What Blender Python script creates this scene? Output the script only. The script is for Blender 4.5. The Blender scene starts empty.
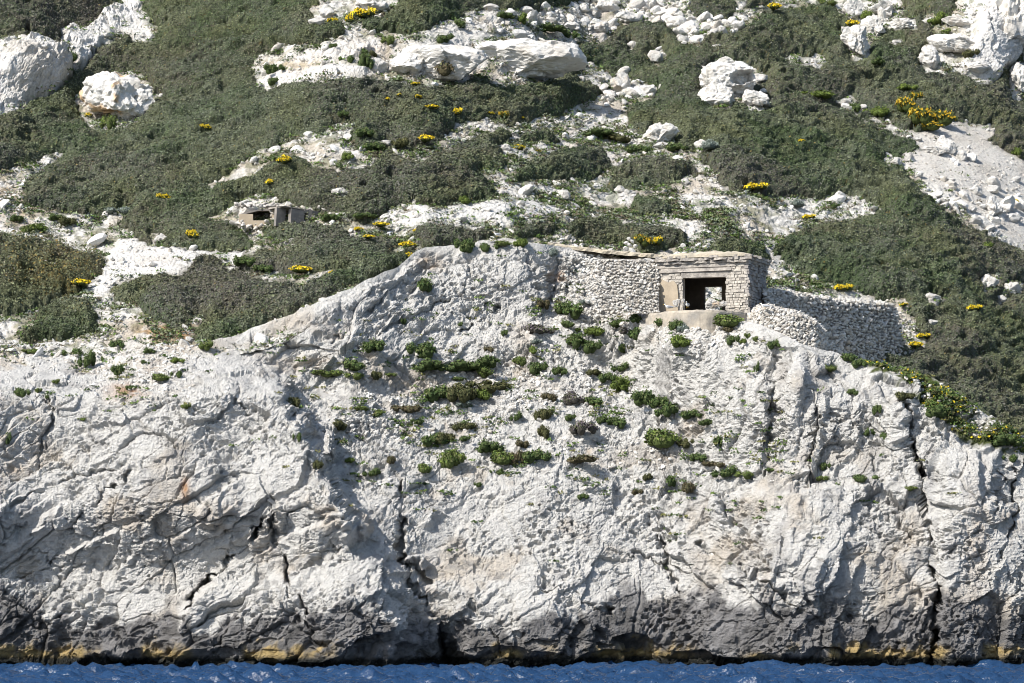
import bpy, math, random
import numpy as np
PI = math.pi
F = 3300.0; CX = 512.0; HY = 595.0; CAMZ = 3.0
SC = bpy.context.scene
COL = SC.collection
rng = np.random.default_rng(7)
random.seed(7)

def U(px, py, Y):                       # a sight line and a distance give a place in the world (metres)
    px = np.asarray(px, float); py = np.asarray(py, float); Y = np.asarray(Y, float)
    return np.stack(np.broadcast_arrays((px-CX)/F*Y, Y, CAMZ+(HY-py)/F*Y), -1)

def sst(a, b, x):
    t = np.clip((x-a)/(b-a), 0, 1); return t*t*(3-2*t)

# ------------------------------------------------------------------ noise
def _hash(ix, iy, iz, seed):
    h = (ix.astype(np.int64)*374761393 + iy.astype(np.int64)*668265263 + iz.astype(np.int64)*2147483647 + seed*1274126177) & 0xffffffff
    h = ((h ^ (h >> 13))*1274126177) & 0xffffffff
    h = ((h ^ (h >> 16))*2246822519) & 0xffffffff
    return h ^ (h >> 15)

def vnoise(p, seed=0):                  # smooth value noise, about -1..1
    i = np.floor(p).astype(np.int64); f = p-i; f = f*f*f*(f*(f*6-15)+10)
    r = 0
    for dx in (0, 1):
        wx = f[:, 0] if dx else 1-f[:, 0]
        for dy in (0, 1):
            wy = f[:, 1] if dy else 1-f[:, 1]
            for dz in (0, 1):
                wz = f[:, 2] if dz else 1-f[:, 2]
                r = r + wx*wy*wz*(_hash(i[:, 0]+dx, i[:, 1]+dy, i[:, 2]+dz, seed)/2147483647.5-1)
    return r

def fbm(p, octv=4, seed=0, gain=.5, lac=2.03):
    a = 1; r = 0; n = 0
    for k in range(octv):
        r = r + a*vnoise(p*lac**k+k*17.3, seed+k*7); n += a; a *= gain
    return r/n*1.6

def ridged(p, octv=4, seed=0):
    a = 1; r = 0; n = 0
    for k in range(octv):
        r = r + a*(1-np.abs(vnoise(p*2.05**k+k*9.1, seed+k*5))*2); n += a; a *= .5
    return r/n

def worley(p, seed=0):                  # -> F1, F2, tilted-facet value, cell random
    i = np.floor(p).astype(np.int64)
    n = len(p)
    d1 = np.full(n, 9.0); d2 = np.full(n, 9.0); fac = np.zeros(n); idr = np.zeros(n)
    for dx in (-1, 0, 1):
        for dy in (-1, 0, 1):
            for dz in (-1, 0, 1):
                a, b, c = i[:, 0]+dx, i[:, 1]+dy, i[:, 2]+dz
                h1 = _hash(a, b, c, seed); h2 = _hash(a, b, c, seed+1); h3 = _hash(a, b, c, seed+2)
                qx = p[:, 0]-(a+.1+.8*(h1 & 65535)/65535.); qy = p[:, 1]-(b+.1+.8*(h2 & 65535)/65535.); qz = p[:, 2]-(c+.1+.8*(h3 & 65535)/65535.)
                d = np.sqrt(qx*qx+qy*qy+qz*qz)
                m = d < d1
                d2 = np.where(m, d1, np.minimum(d2, d))
                g = ((h1 >> 16)/32767.5-1)*qx+((h2 >> 16)/32767.5-1)*qy+((h3 >> 16)/32767.5-1)*qz
                fac = np.where(m, g, fac); idr = np.where(m, (h1 >> 16)/65535., idr)
                d1 = np.where(m, d, d1)
    return d1, d2, fac, idr

# ------------------------------------------------------------------ 2D helpers in survey coordinates
def sdpoly(px, py, poly):               # signed distance, positive inside
    P = np.array(poly, float); n = len(P)
    out = np.full(px.shape, -60.0)
    x0, y0 = P.min(0)-60; x1, y1 = P.max(0)+60
    m = (px > x0) & (px < x1) & (py > y0) & (py < y1)
    x = px[m]; y = py[m]
    if len(x) == 0: return out
    d = np.full(x.shape, 1e9); ins = np.zeros(x.shape, bool)
    for k in range(n):
        ax, ay = P[k]; bx, by = P[(k+1) % n]
        ex, ey = bx-ax, by-ay
        t = np.clip(((x-ax)*ex+(y-ay)*ey)/(ex*ex+ey*ey+1e-9), 0, 1)
        d = np.minimum(d, (x-ax-t*ex)**2+(y-ay-t*ey)**2)
        c = ((ay > y) != (by > y)) & (x < (bx-ax)*(y-ay)/((by-ay) if by != ay else 1e-9)+ax)
        ins ^= c
    d = np.sqrt(d)
    out[m] = np.where(ins, d, -np.minimum(d, 60))
    return out

def dline(px, py, pts):                 # distance to a polyline
    P = np.array(pts, float); d = np.full(px.shape, 1e9)
    for k in range(len(P)-1):
        ax, ay = P[k]; ex, ey = P[k+1]-P[k]
        t = np.clip(((px-ax)*ex+(py-ay)*ey)/(ex*ex+ey*ey+1e-9), 0, 1)
        d = np.minimum(d, np.hypot(px-ax-t*ex, py-ay-t*ey))
    return d

def gs(px, py, x, y, sx, sy, rot=0):
    c, s = math.cos(rot), math.sin(rot)
    u = (px-x)*c+(py-y)*s; v = -(px-x)*s+(py-y)*c
    return np.exp(-(u/sx)**2-(v/sy)**2)

# ------------------------------------------------------------------ mesh helpers
def mk_mesh(name, V, faces, mats=(), col=None, smooth=False):
    """faces: list of int arrays (n,3) / (n,4)"""
    me = bpy.data.meshes.new(name)
    faces = [f for f in faces if len(f)]
    V = np.asarray(V, np.float32)
    me.vertices.add(len(V)); me.vertices.foreach_set('co', V.ravel())
    loops = np.concatenate([f.ravel() for f in faces]).astype(np.int32)
    tot = np.concatenate([np.full(len(f), f.shape[1], np.int32) for f in faces])
    st = np.concatenate([[0], np.cumsum(tot)[:-1]]).astype(np.int32)
    me.loops.add(len(loops)); me.loops.foreach_set('vertex_index', loops)
    me.polygons.add(len(tot)); me.polygons.foreach_set('loop_start', st)
    me.polygons.foreach_set('use_smooth', np.full(len(tot), smooth, bool))
    for m in mats: me.materials.append(m)
    me.update(calc_edges=True)
    if col is not None:
        a = me.color_attributes.new('col', 'FLOAT_COLOR', 'POINT')
        c = np.ones((len(V), 4), np.float32); c[:, :3] = col
        a.data.foreach_set('color', c.ravel())
    return me

def link(name, me, parent=None, loc=(0, 0, 0), rot=(0, 0, 0)):
    o = bpy.data.objects.new(name, me); COL.objects.link(o)
    o.location = loc; o.rotation_euler = rot
    if parent is not None: o.parent = parent
    return o

def tag(o, label, cat=None, group=None, kind=None):
    o['label'] = label
    if cat: o['category'] = cat
    if group: o['group'] = group
    if kind: o['kind'] = kind
    return o

def empty(name, loc, rz=0):
    o = bpy.data.objects.new(name, None); COL.objects.link(o); o.location = loc; o.rotation_euler = (0, 0, rz); return o

def gridfaces(nr, nc, mask=None):
    r, c = np.meshgrid(np.arange(nr-1), np.arange(nc-1), indexing='ij')
    a = r*nc+c
    q = np.stack([a, a+1, a+nc+1, a+nc], -1).reshape(-1, 4)
    if mask is not None: q = q[mask.ravel()]
    return q

def gridnormals(P):                     # P (nr,nc,3)
    du = np.gradient(P, axis=1); dv = np.gradient(P, axis=0)
    n = np.cross(du, dv); n /= np.linalg.norm(n, axis=-1, keepdims=True)+1e-12
    s = np.where(n[..., 1:2] > 0, -1, 1)
    flip = np.where((n[..., 1:2]*-1+n[..., 2:3]) < 0, -1, 1)
    return n*flip

def boxblur(a, k):
    for ax in (0, 1):
        p = np.pad(a, [(k, k) if i == ax else (0, 0) for i in range(a.ndim)], mode='edge')
        c = np.cumsum(p, axis=ax); z = np.zeros_like(np.take(c, [0], axis=ax)); c = np.concatenate([z, c], axis=ax)
        n = a.shape[ax]; w = 2*k+1
        a = (np.take(c, range(w, w+n), axis=ax)-np.take(c, range(0, n), axis=ax))/w
    return a

# ------------------------------------------------------------------ materials
def mat(name, rough=.9, spec=.2, fine=None, bump=None, basecol=None, scale=10, spread=.25, col2=None, extra=None):
    m = bpy.data.materials.new(name); m.use_nodes = True
    nt = m.node_tree; nd = nt.nodes; lk = nt.links; b = nd['Principled BSDF']
    b.inputs['Roughness'].default_value = rough; b.inputs['Specular IOR Level'].default_value = spec
    tc = nd.new('ShaderNodeTexCoord')
    if basecol is None:
        src = nd.new('ShaderNodeAttribute'); src.attribute_name = 'col'; out = src.outputs['Color']
    else:
        src = nd.new('ShaderNodeRGB'); src.outputs[0].default_value = (*basecol, 1); out = src.outputs[0]
    if col2 is not None:
        nz = nd.new('ShaderNodeTexNoise'); nz.inputs['Scale'].default_value = scale*.3; nz.inputs['Detail'].default_value = 6
        lk.new(tc.outputs['Object'], nz.inputs['Vector'])
        rp = nd.new('ShaderNodeMapRange'); rp.inputs['From Min'].default_value = .42; rp.inputs['From Max'].default_value = .62
        lk.new(nz.outputs['Fac'], rp.inputs['Value'])
        mx = nd.new('ShaderNodeMix'); mx.data_type = 'RGBA'; lk.new(rp.outputs[0], mx.inputs['Factor'])
        lk.new(out, mx.inputs['A']); mx.inputs['B'].default_value = (*col2, 1); out = mx.outputs['Result']
    n1 = nd.new('ShaderNodeTexNoise'); n1.inputs['Scale'].default_value = scale; n1.inputs['Detail'].default_value = 8; n1.inputs['Roughness'].default_value = .65
    lk.new(tc.outputs['Object'], n1.inputs['Vector'])
    mr = nd.new('ShaderNodeMapRange'); mr.inputs['From Min'].default_value = .3; mr.inputs['From Max'].default_value = .7
    mr.inputs['To Min'].default_value = 1-spread; mr.inputs['To Max'].default_value = 1+spread*.6
    lk.new(n1.outputs['Fac'], mr.inputs['Value'])
    mu = nd.new('ShaderNodeVectorMath'); mu.operation = 'SCALE'
    lk.new(out, mu.inputs[0]); lk.new(mr.outputs[0], mu.inputs['Scale'])
    res = mu.outputs[0]
    if extra:                            # dark grey specks: lichen, plus painted shade of small cavities
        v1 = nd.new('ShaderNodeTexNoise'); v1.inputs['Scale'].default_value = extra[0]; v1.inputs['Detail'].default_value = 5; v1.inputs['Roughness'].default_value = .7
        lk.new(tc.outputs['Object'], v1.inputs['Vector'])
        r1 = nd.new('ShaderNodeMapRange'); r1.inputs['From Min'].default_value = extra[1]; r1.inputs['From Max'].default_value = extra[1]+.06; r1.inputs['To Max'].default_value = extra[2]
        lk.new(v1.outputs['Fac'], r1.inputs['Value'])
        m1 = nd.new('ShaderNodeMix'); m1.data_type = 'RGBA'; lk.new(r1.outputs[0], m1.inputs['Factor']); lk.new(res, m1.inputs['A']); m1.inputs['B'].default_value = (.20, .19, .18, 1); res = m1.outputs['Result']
    lk.new(res, b.inputs['Base Color'])
    if bump:
        st, dist, bs = bump
        n2 = nd.new('ShaderNodeTexNoise'); n2.inputs['Scale'].default_value = bs; n2.inputs['Detail'].default_value = 7; n2.inputs['Roughness'].default_value = .7
        lk.new(tc.outputs['Object'], n2.inputs['Vector'])
        bp = nd.new('ShaderNodeBump'); bp.inputs['Strength'].default_value = st; bp.inputs['Distance'].default_value = dist
        lk.new(n2.outputs['Fac'], bp.inputs['Height']); lk.new(bp.outputs[0], b.inputs['Normal'])
    return m

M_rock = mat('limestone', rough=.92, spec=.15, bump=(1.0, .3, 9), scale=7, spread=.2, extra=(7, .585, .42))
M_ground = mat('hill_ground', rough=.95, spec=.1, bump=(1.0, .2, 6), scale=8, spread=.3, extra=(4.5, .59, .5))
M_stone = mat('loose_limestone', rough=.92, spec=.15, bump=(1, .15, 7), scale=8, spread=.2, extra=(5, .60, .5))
M_leaf = mat('foliage', rough=.75, spec=.12, scale=6, spread=.25)
M_conc = mat('weathered_concrete', basecol=(.43, .38, .31), col2=(.29, .27, .24), rough=.92, spec=.15, bump=(.8, .04, 8), scale=5, spread=.25)
M_plaster = mat('plaster', basecol=(.40, .335, .25), col2=(.34, .285, .215), rough=.92, spec=.1, bump=(.5, .02, 8), scale=3, spread=.15)
M_greyc = mat('grey_concrete', basecol=(.24, .22, .20), col2=(.16, .15, .14), rough=.92, spec=.1, bump=(.6, .03, 8), scale=4, spread=.2)
M_inner = mat('dark_concrete', basecol=(.13, .11, .09), col2=(.08, .07, .06), rough=.95, spec=.1, bump=(.6, .03, 8), scale=4, spread=.25)  # for inner walls, much darker than the outer concrete
M_roofc = mat('roof_concrete', basecol=(.50, .44, .34), col2=(.40, .36, .29), rough=.95, spec=.1, bump=(.9, .06, 7), scale=5, spread=.2)
M_lyr = mat('eroded_concrete', basecol=(.42, .385, .34), col2=(.27, .25, .23), rough=.95, spec=.1, bump=(1, .08, 8), scale=7, spread=.25)
M_white = mat('white_plumage', basecol=(.85, .85, .83), rough=.8, spec=.1, spread=.05)
M_grey = mat('grey_plumage', basecol=(.38, .40, .44), rough=.8, spec=.1, spread=.05)
M_dark = mat('black_plumage', basecol=(.04, .04, .045), rough=.7, spec=.1, spread=.05)
M_yel = mat('yellow_bill', basecol=(.75, .45, .05), rough=.5, spec=.3, spread=.05)
M_wood = mat('dry_wood', basecol=(.16, .12, .09), rough=.9, spec=.1, spread=.3)
M_bleach = mat('bleached_wood', basecol=(.5, .47, .43), rough=.9, spec=.1, spread=.2)

# ================================================================== CLIFF (near sheet)
crest_pts = np.array([(-160, 345), (0, 345), (60, 343), (110, 341), (150, 345), (190, 346), (240, 333), (290, 313), (330, 296), (370, 279), (398, 267), (412, 254), (425, 247), (470, 243), (505, 238),
    (540, 243), (575, 247), (600, 251), (650, 257), (657, 260), (672, 318), (700, 320), (745, 321), (765, 326), (800, 343), (828, 352), (870, 362), (905, 369), (930, 378), (960, 395), (1024, 437), (1090, 480), (1190, 540)], float)
XS = np.arange(-150, 1175, 1.12)
NC = len(XS)
crest = np.interp(XS, crest_pts[:, 0], crest_pts[:, 1])
crest = crest + 1.8*fbm(np.stack([XS*.06, XS*0, XS*0], -1), 3, 5)*np.where((XS > 655) & (XS < 760), 0, 1)
NR = 425; NB = 46
BOT = 676.0
tt = np.linspace(0, 1, NR)              # 0 = bottom
PY = BOT+(crest[None, :]-BOT)*tt[:, None]
PX = np.broadcast_to(XS[None, :], PY.shape).copy()

def slope_deg(px, py):
    # control grid: rows py, columns px
    gx = np.array([-150, 80, 200, 300, 400, 520, 620, 700, 800, 900, 1000, 1175.])
    gy = np.array([230, 300, 350, 400, 450, 490, 540, 600, 650.])
    G = np.array([
        [45, 45, 45, 45, 62, 66, 42, 45, 45, 45, 45, 45],
        [45, 45, 45, 52, 60, 62, 42, 50, 50, 45, 40, 40],
        [52, 50, 45, 55, 52, 48, 40, 62, 66, 50, 40, 40],
        [60, 58, 55, 58, 42, 38, 40, 66, 70, 62, 42, 42],
        [66, 62, 66, 60, 44, 44, 46, 62, 72, 70, 68, 62],
        [66, 66, 68, 62, 54, 60, 60, 56, 72, 74, 72, 70],
        [64, 64, 66, 66, 68, 64, 64, 70, 72, 74, 74, 74],
        [66, 66, 68, 68, 70, 64, 62, 70, 70, 72, 74, 74],
        [78, 78, 78, 78, 80, 78, 76, 78, 80, 82, 82, 82]], float)
    ix = np.clip(np.searchsorted(gx, px)-1, 0, len(gx)-2); iy = np.clip(np.searchsorted(gy, py)-1, 0, len(gy)-2)
    fx = np.clip((px-gx[ix])/(gx[ix+1]-gx[ix]), 0, 1); fy = np.clip((py-gy[iy])/(gy[iy+1]-gy[iy]), 0, 1)
    return (G[iy, ix]*(1-fx)+G[iy, ix+1]*fx)*(1-fy)+(G[iy+1, ix]*(1-fx)+G[iy+1, ix+1]*fx)*fy

def integrate(PYg, PXg, D0, slope_fn):
    D = np.zeros_like(PYg); D[0] = D0
    for r in range(1, PYg.shape[0]):
        dpy = PYg[r-1]-PYg[r]
        py = (PYg[r-1]+PYg[r])/2
        e = (HY-py)/F; de = dpy/F
        s = np.tan(np.radians(slope_fn(PXg[r], py)))
        D[r] = D[r-1]+np.where(py < 662, D[r-1]*de/np.maximum(s-e, .12), 0)
    return D
D0 = 147.9+0.8*np.sin(XS*.011+1)+0.5*np.sin(XS*.031)
DN = integrate(PY, PX, D0, slope_deg)
flat0_ = np.stack([PX, PY, PX*0], -1).reshape(-1, 3)
# authored relief (metres; + is away from the sea)
xe = np.interp(PY, [330, 350, 380, 430, 480, 520, 560, 620], [236, 256, 284, 318, 338, 352, 380, 410])
w = 15
wz1 = 7*fbm(flat0_/26, 4, 52).reshape(PX.shape)
rel = -3.9*sst(-w, w, xe-PX+1.8*wz1)*sst(348, 400, PY)*(1-.75*sst(500, 580, PY))
rel += .5*gs(PX, PY, 360, 455, 40, 45, .6)+1.5*gs(PX, PY, 312, 378, 32, 26, .6)-.8*gs(PX, PY, 225, 380, 34, 30)
xb = np.interp(PY, [520, 555, 580, 610, 660], [262, 232, 204, 181, 160])
rel += -1.1*sst(-5, 8, PX-xb)*(1-sst(380, 440, PX))*sst(540, 600, PY)
rel += -.6*gs(PX, PY, 330, 600, 90, 50)-.4*gs(PX, PY, 60, 590, 80, 40)
rel += -1.0*gs(PX, PY, 500, 610, 90, 40)+.5*gs(PX, PY, 440, 600, 18, 50)
rel += -1.2*gs(PX, PY, 820, 560, 90, 90)-.8*gs(PX, PY, 790, 400, 60, 50)
rel += 1.0*gs(PX, PY, 735, 510, 34, 60, .2)
rel += -.9*sst(700, 716, PX-.12*(PY-480))*sst(470, 500, PY)*(1-sst(560, 620, PY))*(1-sst(820, 900, PX))
rel += -.8*sst(930, 950, PX)*sst(440, 470, PY)
rel += 1.1*sst(990, 1002, PX+.2*(PY-480))*gs(PX, PY, 1010, 490, 30, 40)
rel += .9*sst(536, 556, PX)*gs(PX, PY, 560, 285, 42, 40)
rel += -.8*gs(PX, PY, 490, 275, 50, 30)-.5*gs(PX, PY, 500, 345, 45, 18)
rel += -.9*gs(PX, PY, 800, 380, 14, 22)+.7*gs(PX, PY, 776, 395, 8, 40)-.9*gs(PX, PY, 878, 385, 13, 22)-1.0*gs(PX, PY, 898, 415, 14, 30)-.6*gs(PX, PY, 838, 395, 22, 20)
rel += -.7*gs(PX, PY, 30, 400, 50, 40)+.8*gs(PX, PY, 105, 360, 22, 30, .4)
# undercut at the water line
cx = np.stack([PX*.03, PX*0, PX*0], -1).reshape(-1, 3)
nb = fbm(cx, 3, 31).reshape(PX.shape)
cut_y = 652+12*nb-9*gs(PX, PY*0, 120, 0, 38, 1)-12*gs(PX, PY*0, 450, 0, 16, 1)-10*gs(PX, PY*0, 625, 0, 34, 1)+5*gs(PX, PY*0, 290, 0, 60, 1)+4*gs(PX, PY*0, 670, 0, 24, 1)+5*gs(PX, PY*0, 1000, 0, 50, 1)
rel += 1.0*sst(0, 9, PY-cut_y)*(.6+.5*nb)
rel += 1.6*gs(PX, PY, 140, 662, 24, 14)+1.6*gs(PX, PY, 450, 655, 12, 20)+1.4*gs(PX, PY, 630, 648, 26, 9)
cracks = [([(903, 402), (912, 440), (917, 475), (925, 510), (930, 560), (936, 600), (931, 655)], 3.0, 2.6),
    ([(262, 520), (250, 545), (232, 556), (218, 572), (200, 586), (184, 608), (172, 640), (158, 660)], 2.3, 1.5),
    ([(398, 470), (401, 520), (403, 560), (418, 590), (432, 612), (445, 640), (450, 660)], 2.2, 1.0),
    ([(403, 562), (428, 578)], 3, .9), ([(0, 515), (40, 495), (75, 478), (115, 462)], 1.8, .35),
    ([(128, 468), (105, 490), (88, 510), (66, 540), (55, 560)], 2.4, .6), ([(272, 500), (273, 545)], 2.5, .8),
    ([(298, 600), (312, 630), (325, 650)], 1.6, .6), ([(286, 560), (288, 600), (296, 625)], 1.6, .6),
    ([(776, 355), (774, 400), (768, 440), (762, 470)], 1.8, .5), ([(815, 385), (814, 430), (808, 470), (800, 490)], 2, .5),
    ([(600, 555), (640, 562), (690, 568)], 1.2, .4), ([(540, 590), (575, 600), (612, 616)], 1.8, .6),
    ([(48, 395), (52, 425), (42, 440), (38, 470)], 1.8, .35), ([(240, 388), (236, 402), (250, 410)], 1.8, .3),
    ([(660, 540), (668, 575), (676, 590)], 1.8, .7), ([(470, 600), (490, 625), (500, 650)], 1.4, .4),
    ([(700, 545), (760, 575), (800, 610)], 1.4, .4), ([(556, 260), (552, 285), (549, 300)], 2.4, .7), ([(460, 330), (480, 315), (500, 305)], 1.5, .4),
    ([(340, 350), (400, 325), (450, 300)], 1.4, .35), ([(330, 340), (380, 300), (415, 280)], 1.3, .35), ([(950, 560), (990, 520), (1000, 470)], 1.2, .35), ([(1010, 470), (1012, 520), (1000, 560)], 1.6, .6)]
flat0 = np.stack([PX, PY, PX*0], -1).reshape(-1, 3)
wx = 7*fbm(flat0/28, 3, 51).reshape(PX.shape); wy = 7*fbm(flat0/28, 3, 57).reshape(PX.shape)
wx2 = 3*fbm(flat0/7, 2, 53).reshape(PX.shape); wv_ = fbm(flat0/22, 2, 54).reshape(PX.shape)
for pts, wd, dp in cracks:
    d = dline(PX+wx*.4+wx2, PY+wy*.4+wx2[::-1], pts); rel += dp*np.clip(.75+.8*wv_, .1, 1.3)*np.exp(-(d/(wd*(1+.4*wv_)))**2)
fade_bunker = 1-.9*gs(PX, PY, 705, 322, 60, 14)
# vertical fade near water so that the base keeps its place
DN2 = DN+rel*fade_bunker
ic = int((700-XS[0])/1.12); Yc0 = float(np.interp(-322, -PY[:, ic], DN2[:, ic]))
arcY = np.interp(PX, [630, 646, 660, 672, 698, 725, 747, 765], [2.6, 2.3, 1.2, .35, -.35, .05, 1.0, 1.6])
tgt = Yc0+arcY-.3-(PY-322)*.05
wgt = sst(628, 645, PX)*(1-sst(747, 768, PX))*sst(314, 318, PY)*(1-sst(340, 385, PY))
DN2 = DN2*(1-wgt)+np.minimum(DN2, tgt)*wgt
P = U(PX, PY, DN2)
NV0 = P.reshape(-1, 3)

def rock_disp(p, px, py, strength=1.0):
    """displacement in metres along the normal for limestone"""
    w1 = fbm(p/3.0, 3, 3); w2 = fbm(p/3.0+50, 3, 9)
    q = p+np.stack([w1, w2, w1*.5-w2*.5], -1)*.35+np.stack([fbm(p/.8, 3, 13), fbm(p/.8+9, 3, 14), fbm(p/.8+19, 3, 16)], -1)*.13
    # bedding tilted up to the right on the left half, steep joints on the right half
    def rot(a):
        c, s = math.cos(a), math.sin(a)
        return np.stack([q[:, 0]*c+q[:, 2]*s, q[:, 1], -q[:, 0]*s+q[:, 2]*c], -1)
    mixr = sst(420, 620, px)
    rub = np.clip(gs(px, py, 590, 400, 170, 75, .15)+gs(px, py, 380, 430, 70, 50)+gs(px, py, 600, 300, 60, 30)+gs(px, py, 130, 375, 60, 30), 0, 1)
    slab = np.clip(gs(px, py, 540, 545, 130, 55)+.7*gs(px, py, 480, 300, 60, 40), 0, 1)
    d = (.26+.16*mixr)*fbm(p/5.5, 3, 11)
    patch = sst(-.25, .45, fbm(p/2.1, 3, 15))                       # smooth sheets next to broken patches
    qa = rot(math.radians(34)); qb = rot(math.radians(72))
    f1, f2, fa, r = worley(qa/np.array([3.4, 2.4, 1.5]), 21)
    g1, g2, ga, r2 = worley(qb/np.array([3.2, 2.4, 2.1]), 27)
    cm = sst(-.1, .4, fbm(p/2.6, 2, 18)); A = .36*fa+.30*(r-.5)-.20*cm*np.exp(-((f2-f1)/.035)**2)
    B = .44*ga+.30*(r2-.5)-.20*cm*np.exp(-((g2-g1)/.035)**2)
    big = A*(1-mixr)+B*mixr
    d = d+big*(1-.75*slab)*(1-.5*rub)
    q2 = qa
    # bedding ledges (tilted) and steep joints: each plane steps out over the one below
    def saw(t, k): fr = t-np.floor(t); return np.where(fr < k, fr/k, (1-fr)/(1-k))-.5
    mk1 = sst(-.3, .4, fbm(p/3.1, 2, 181)); mk2 = sst(-.2, .5, fbm(p/2.3, 2, 183))
    qj = rot(math.radians(68))
    wob = .35*w1+.12*fbm(p/.9, 2, 185)
    bed = .34*mk1*saw(qa[:, 2]/1.7+wob, .88)+.18*mk2*saw(qa[:, 2]/.62+wob*1.3+.3, .84)+.20*mk1*saw(-qj[:, 2]/2.4+wob*1.4, .86)
    jnt = .26*mk1*saw(-qj[:, 2]/1.9+wob, .84)+.10*mk2*saw(-qj[:, 2]/.62+wob*1.4, .8)+.12*mk2*saw(p[:, 2]/1.3+wob+.1*p[:, 0], .85)
    patch = patch*(.55+.45*mixr)
    d += (bed*(1-mixr)+jnt*mixr)*(1-.55*slab)*(1-.35*rub)
    f1, f2, fa, r = worley(q2/np.array([1.5, 1.1, .85])+7, 33)
    d += (.11*fa+.07*(r-.5))*(1-.6*slab)*(.5+.5*patch+.4*rub)-.13*np.exp(-((f2-f1)/.035)**2)*sst(-.1, .3, fbm(p/1.7, 2, 37))*(1-.5*slab)
    f1, f2, fa, r = worley(q2/np.array([.62, .5, .42])+3, 41)
    d += (.065*fa+.045*(r-.5)-.04*np.exp(-((f2-f1)/.07)**2))*(1-.35*slab)*(.3+.9*patch+.6*rub)
    f1, f2, fa, r = worley((p+.25*w1[:, None])/np.array([.27, .25, .22]), 61)
    d += (.07*fa+.055*(r-.5))*(.12+1.15*patch+.7*rub)
    pit = vnoise(p/np.array([.21, .25, .17]), 67)
    d -= .20*sst(.35, .55, pit)*(.12+1.05*patch+.3*rub)
    pit2 = fbm(p/np.array([.7, .7, .42]), 2, 69)
    d -= .12*sst(.42, .8, pit2)*(1-.4*slab)
    d += .03*ridged(q2/np.array([1.3, 1.0, .6]), 3, 71)*(1-.5*rub)
    d += .055*(.5-np.abs(vnoise(p/.13, 81)))+.08*(.5-np.abs(vnoise(p/np.array([.3, .3, .22]), 83)))*(.15+1.0*patch)
    return d*strength, rub, slab

nrm = gridnormals(P).reshape(-1, 3)
nrm = boxblur(nrm.reshape(NR, NC, 3), 4).reshape(-1, 3); nrm /= np.linalg.norm(nrm, axis=1, keepdims=True)
dsp, rub, slab = rock_disp(NV0, PX.ravel(), PY.ravel())
upz = nrm[:, 2]
dsp = dsp*(1-.38*sst(.55, .9, upz))*(1-.6*gs(PX, PY, 110, 352, 170, 18).ravel())
fb = (1-.92*np.exp(-((PX-702)/62)**4)*(1-sst(335, 355, PY))).ravel()*(.12+.88*sst(0, 16, (PY-crest[None, :]))).ravel()
PN = (NV0+nrm*(dsp*fb)[:, None]).reshape(NR, NC, 3)

# plateau rows behind the crest
gap = np.interp(XS, [-150, 180, 320, 420, 560, 650, 770, 900, 1020, 1175], [.4, .5, 1.6, 4, 5.5, 9, 13, 14.5, 15, 16])
bslope = np.interp(XS, [-150, 300, 500, 640, 700, 790, 830, 1175], [.05, .04, .02, .03, .05, .068, .066, .05])
top = PN[-1]
g = (np.linspace(0, 1, NB)[1:, None]**1.3)*(gap[None, :]+2.5)
back = np.zeros((NB-1, NC, 3))
Yb = top[None, :, 1]+g
back[..., 1] = Yb; back[..., 0] = top[None, :, 0]*Yb/top[None, :, 1]; back[..., 2] = top[None, :, 2]+bslope[None, :]*g
bn = fbm(back.reshape(-1, 3)/.6, 3, 91).reshape(back.shape[:2])
back[..., 2] += .10*bn*sst(0, 1, g)-.03*g
PNall = np.concatenate([PN, back], 0)
PXa = np.concatenate([PX, np.broadcast_to(XS[None], (NB-1, NC))], 0); PYa = np.concatenate([PY, np.broadcast_to(crest[None], (NB-1, NC))], 0)

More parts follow.
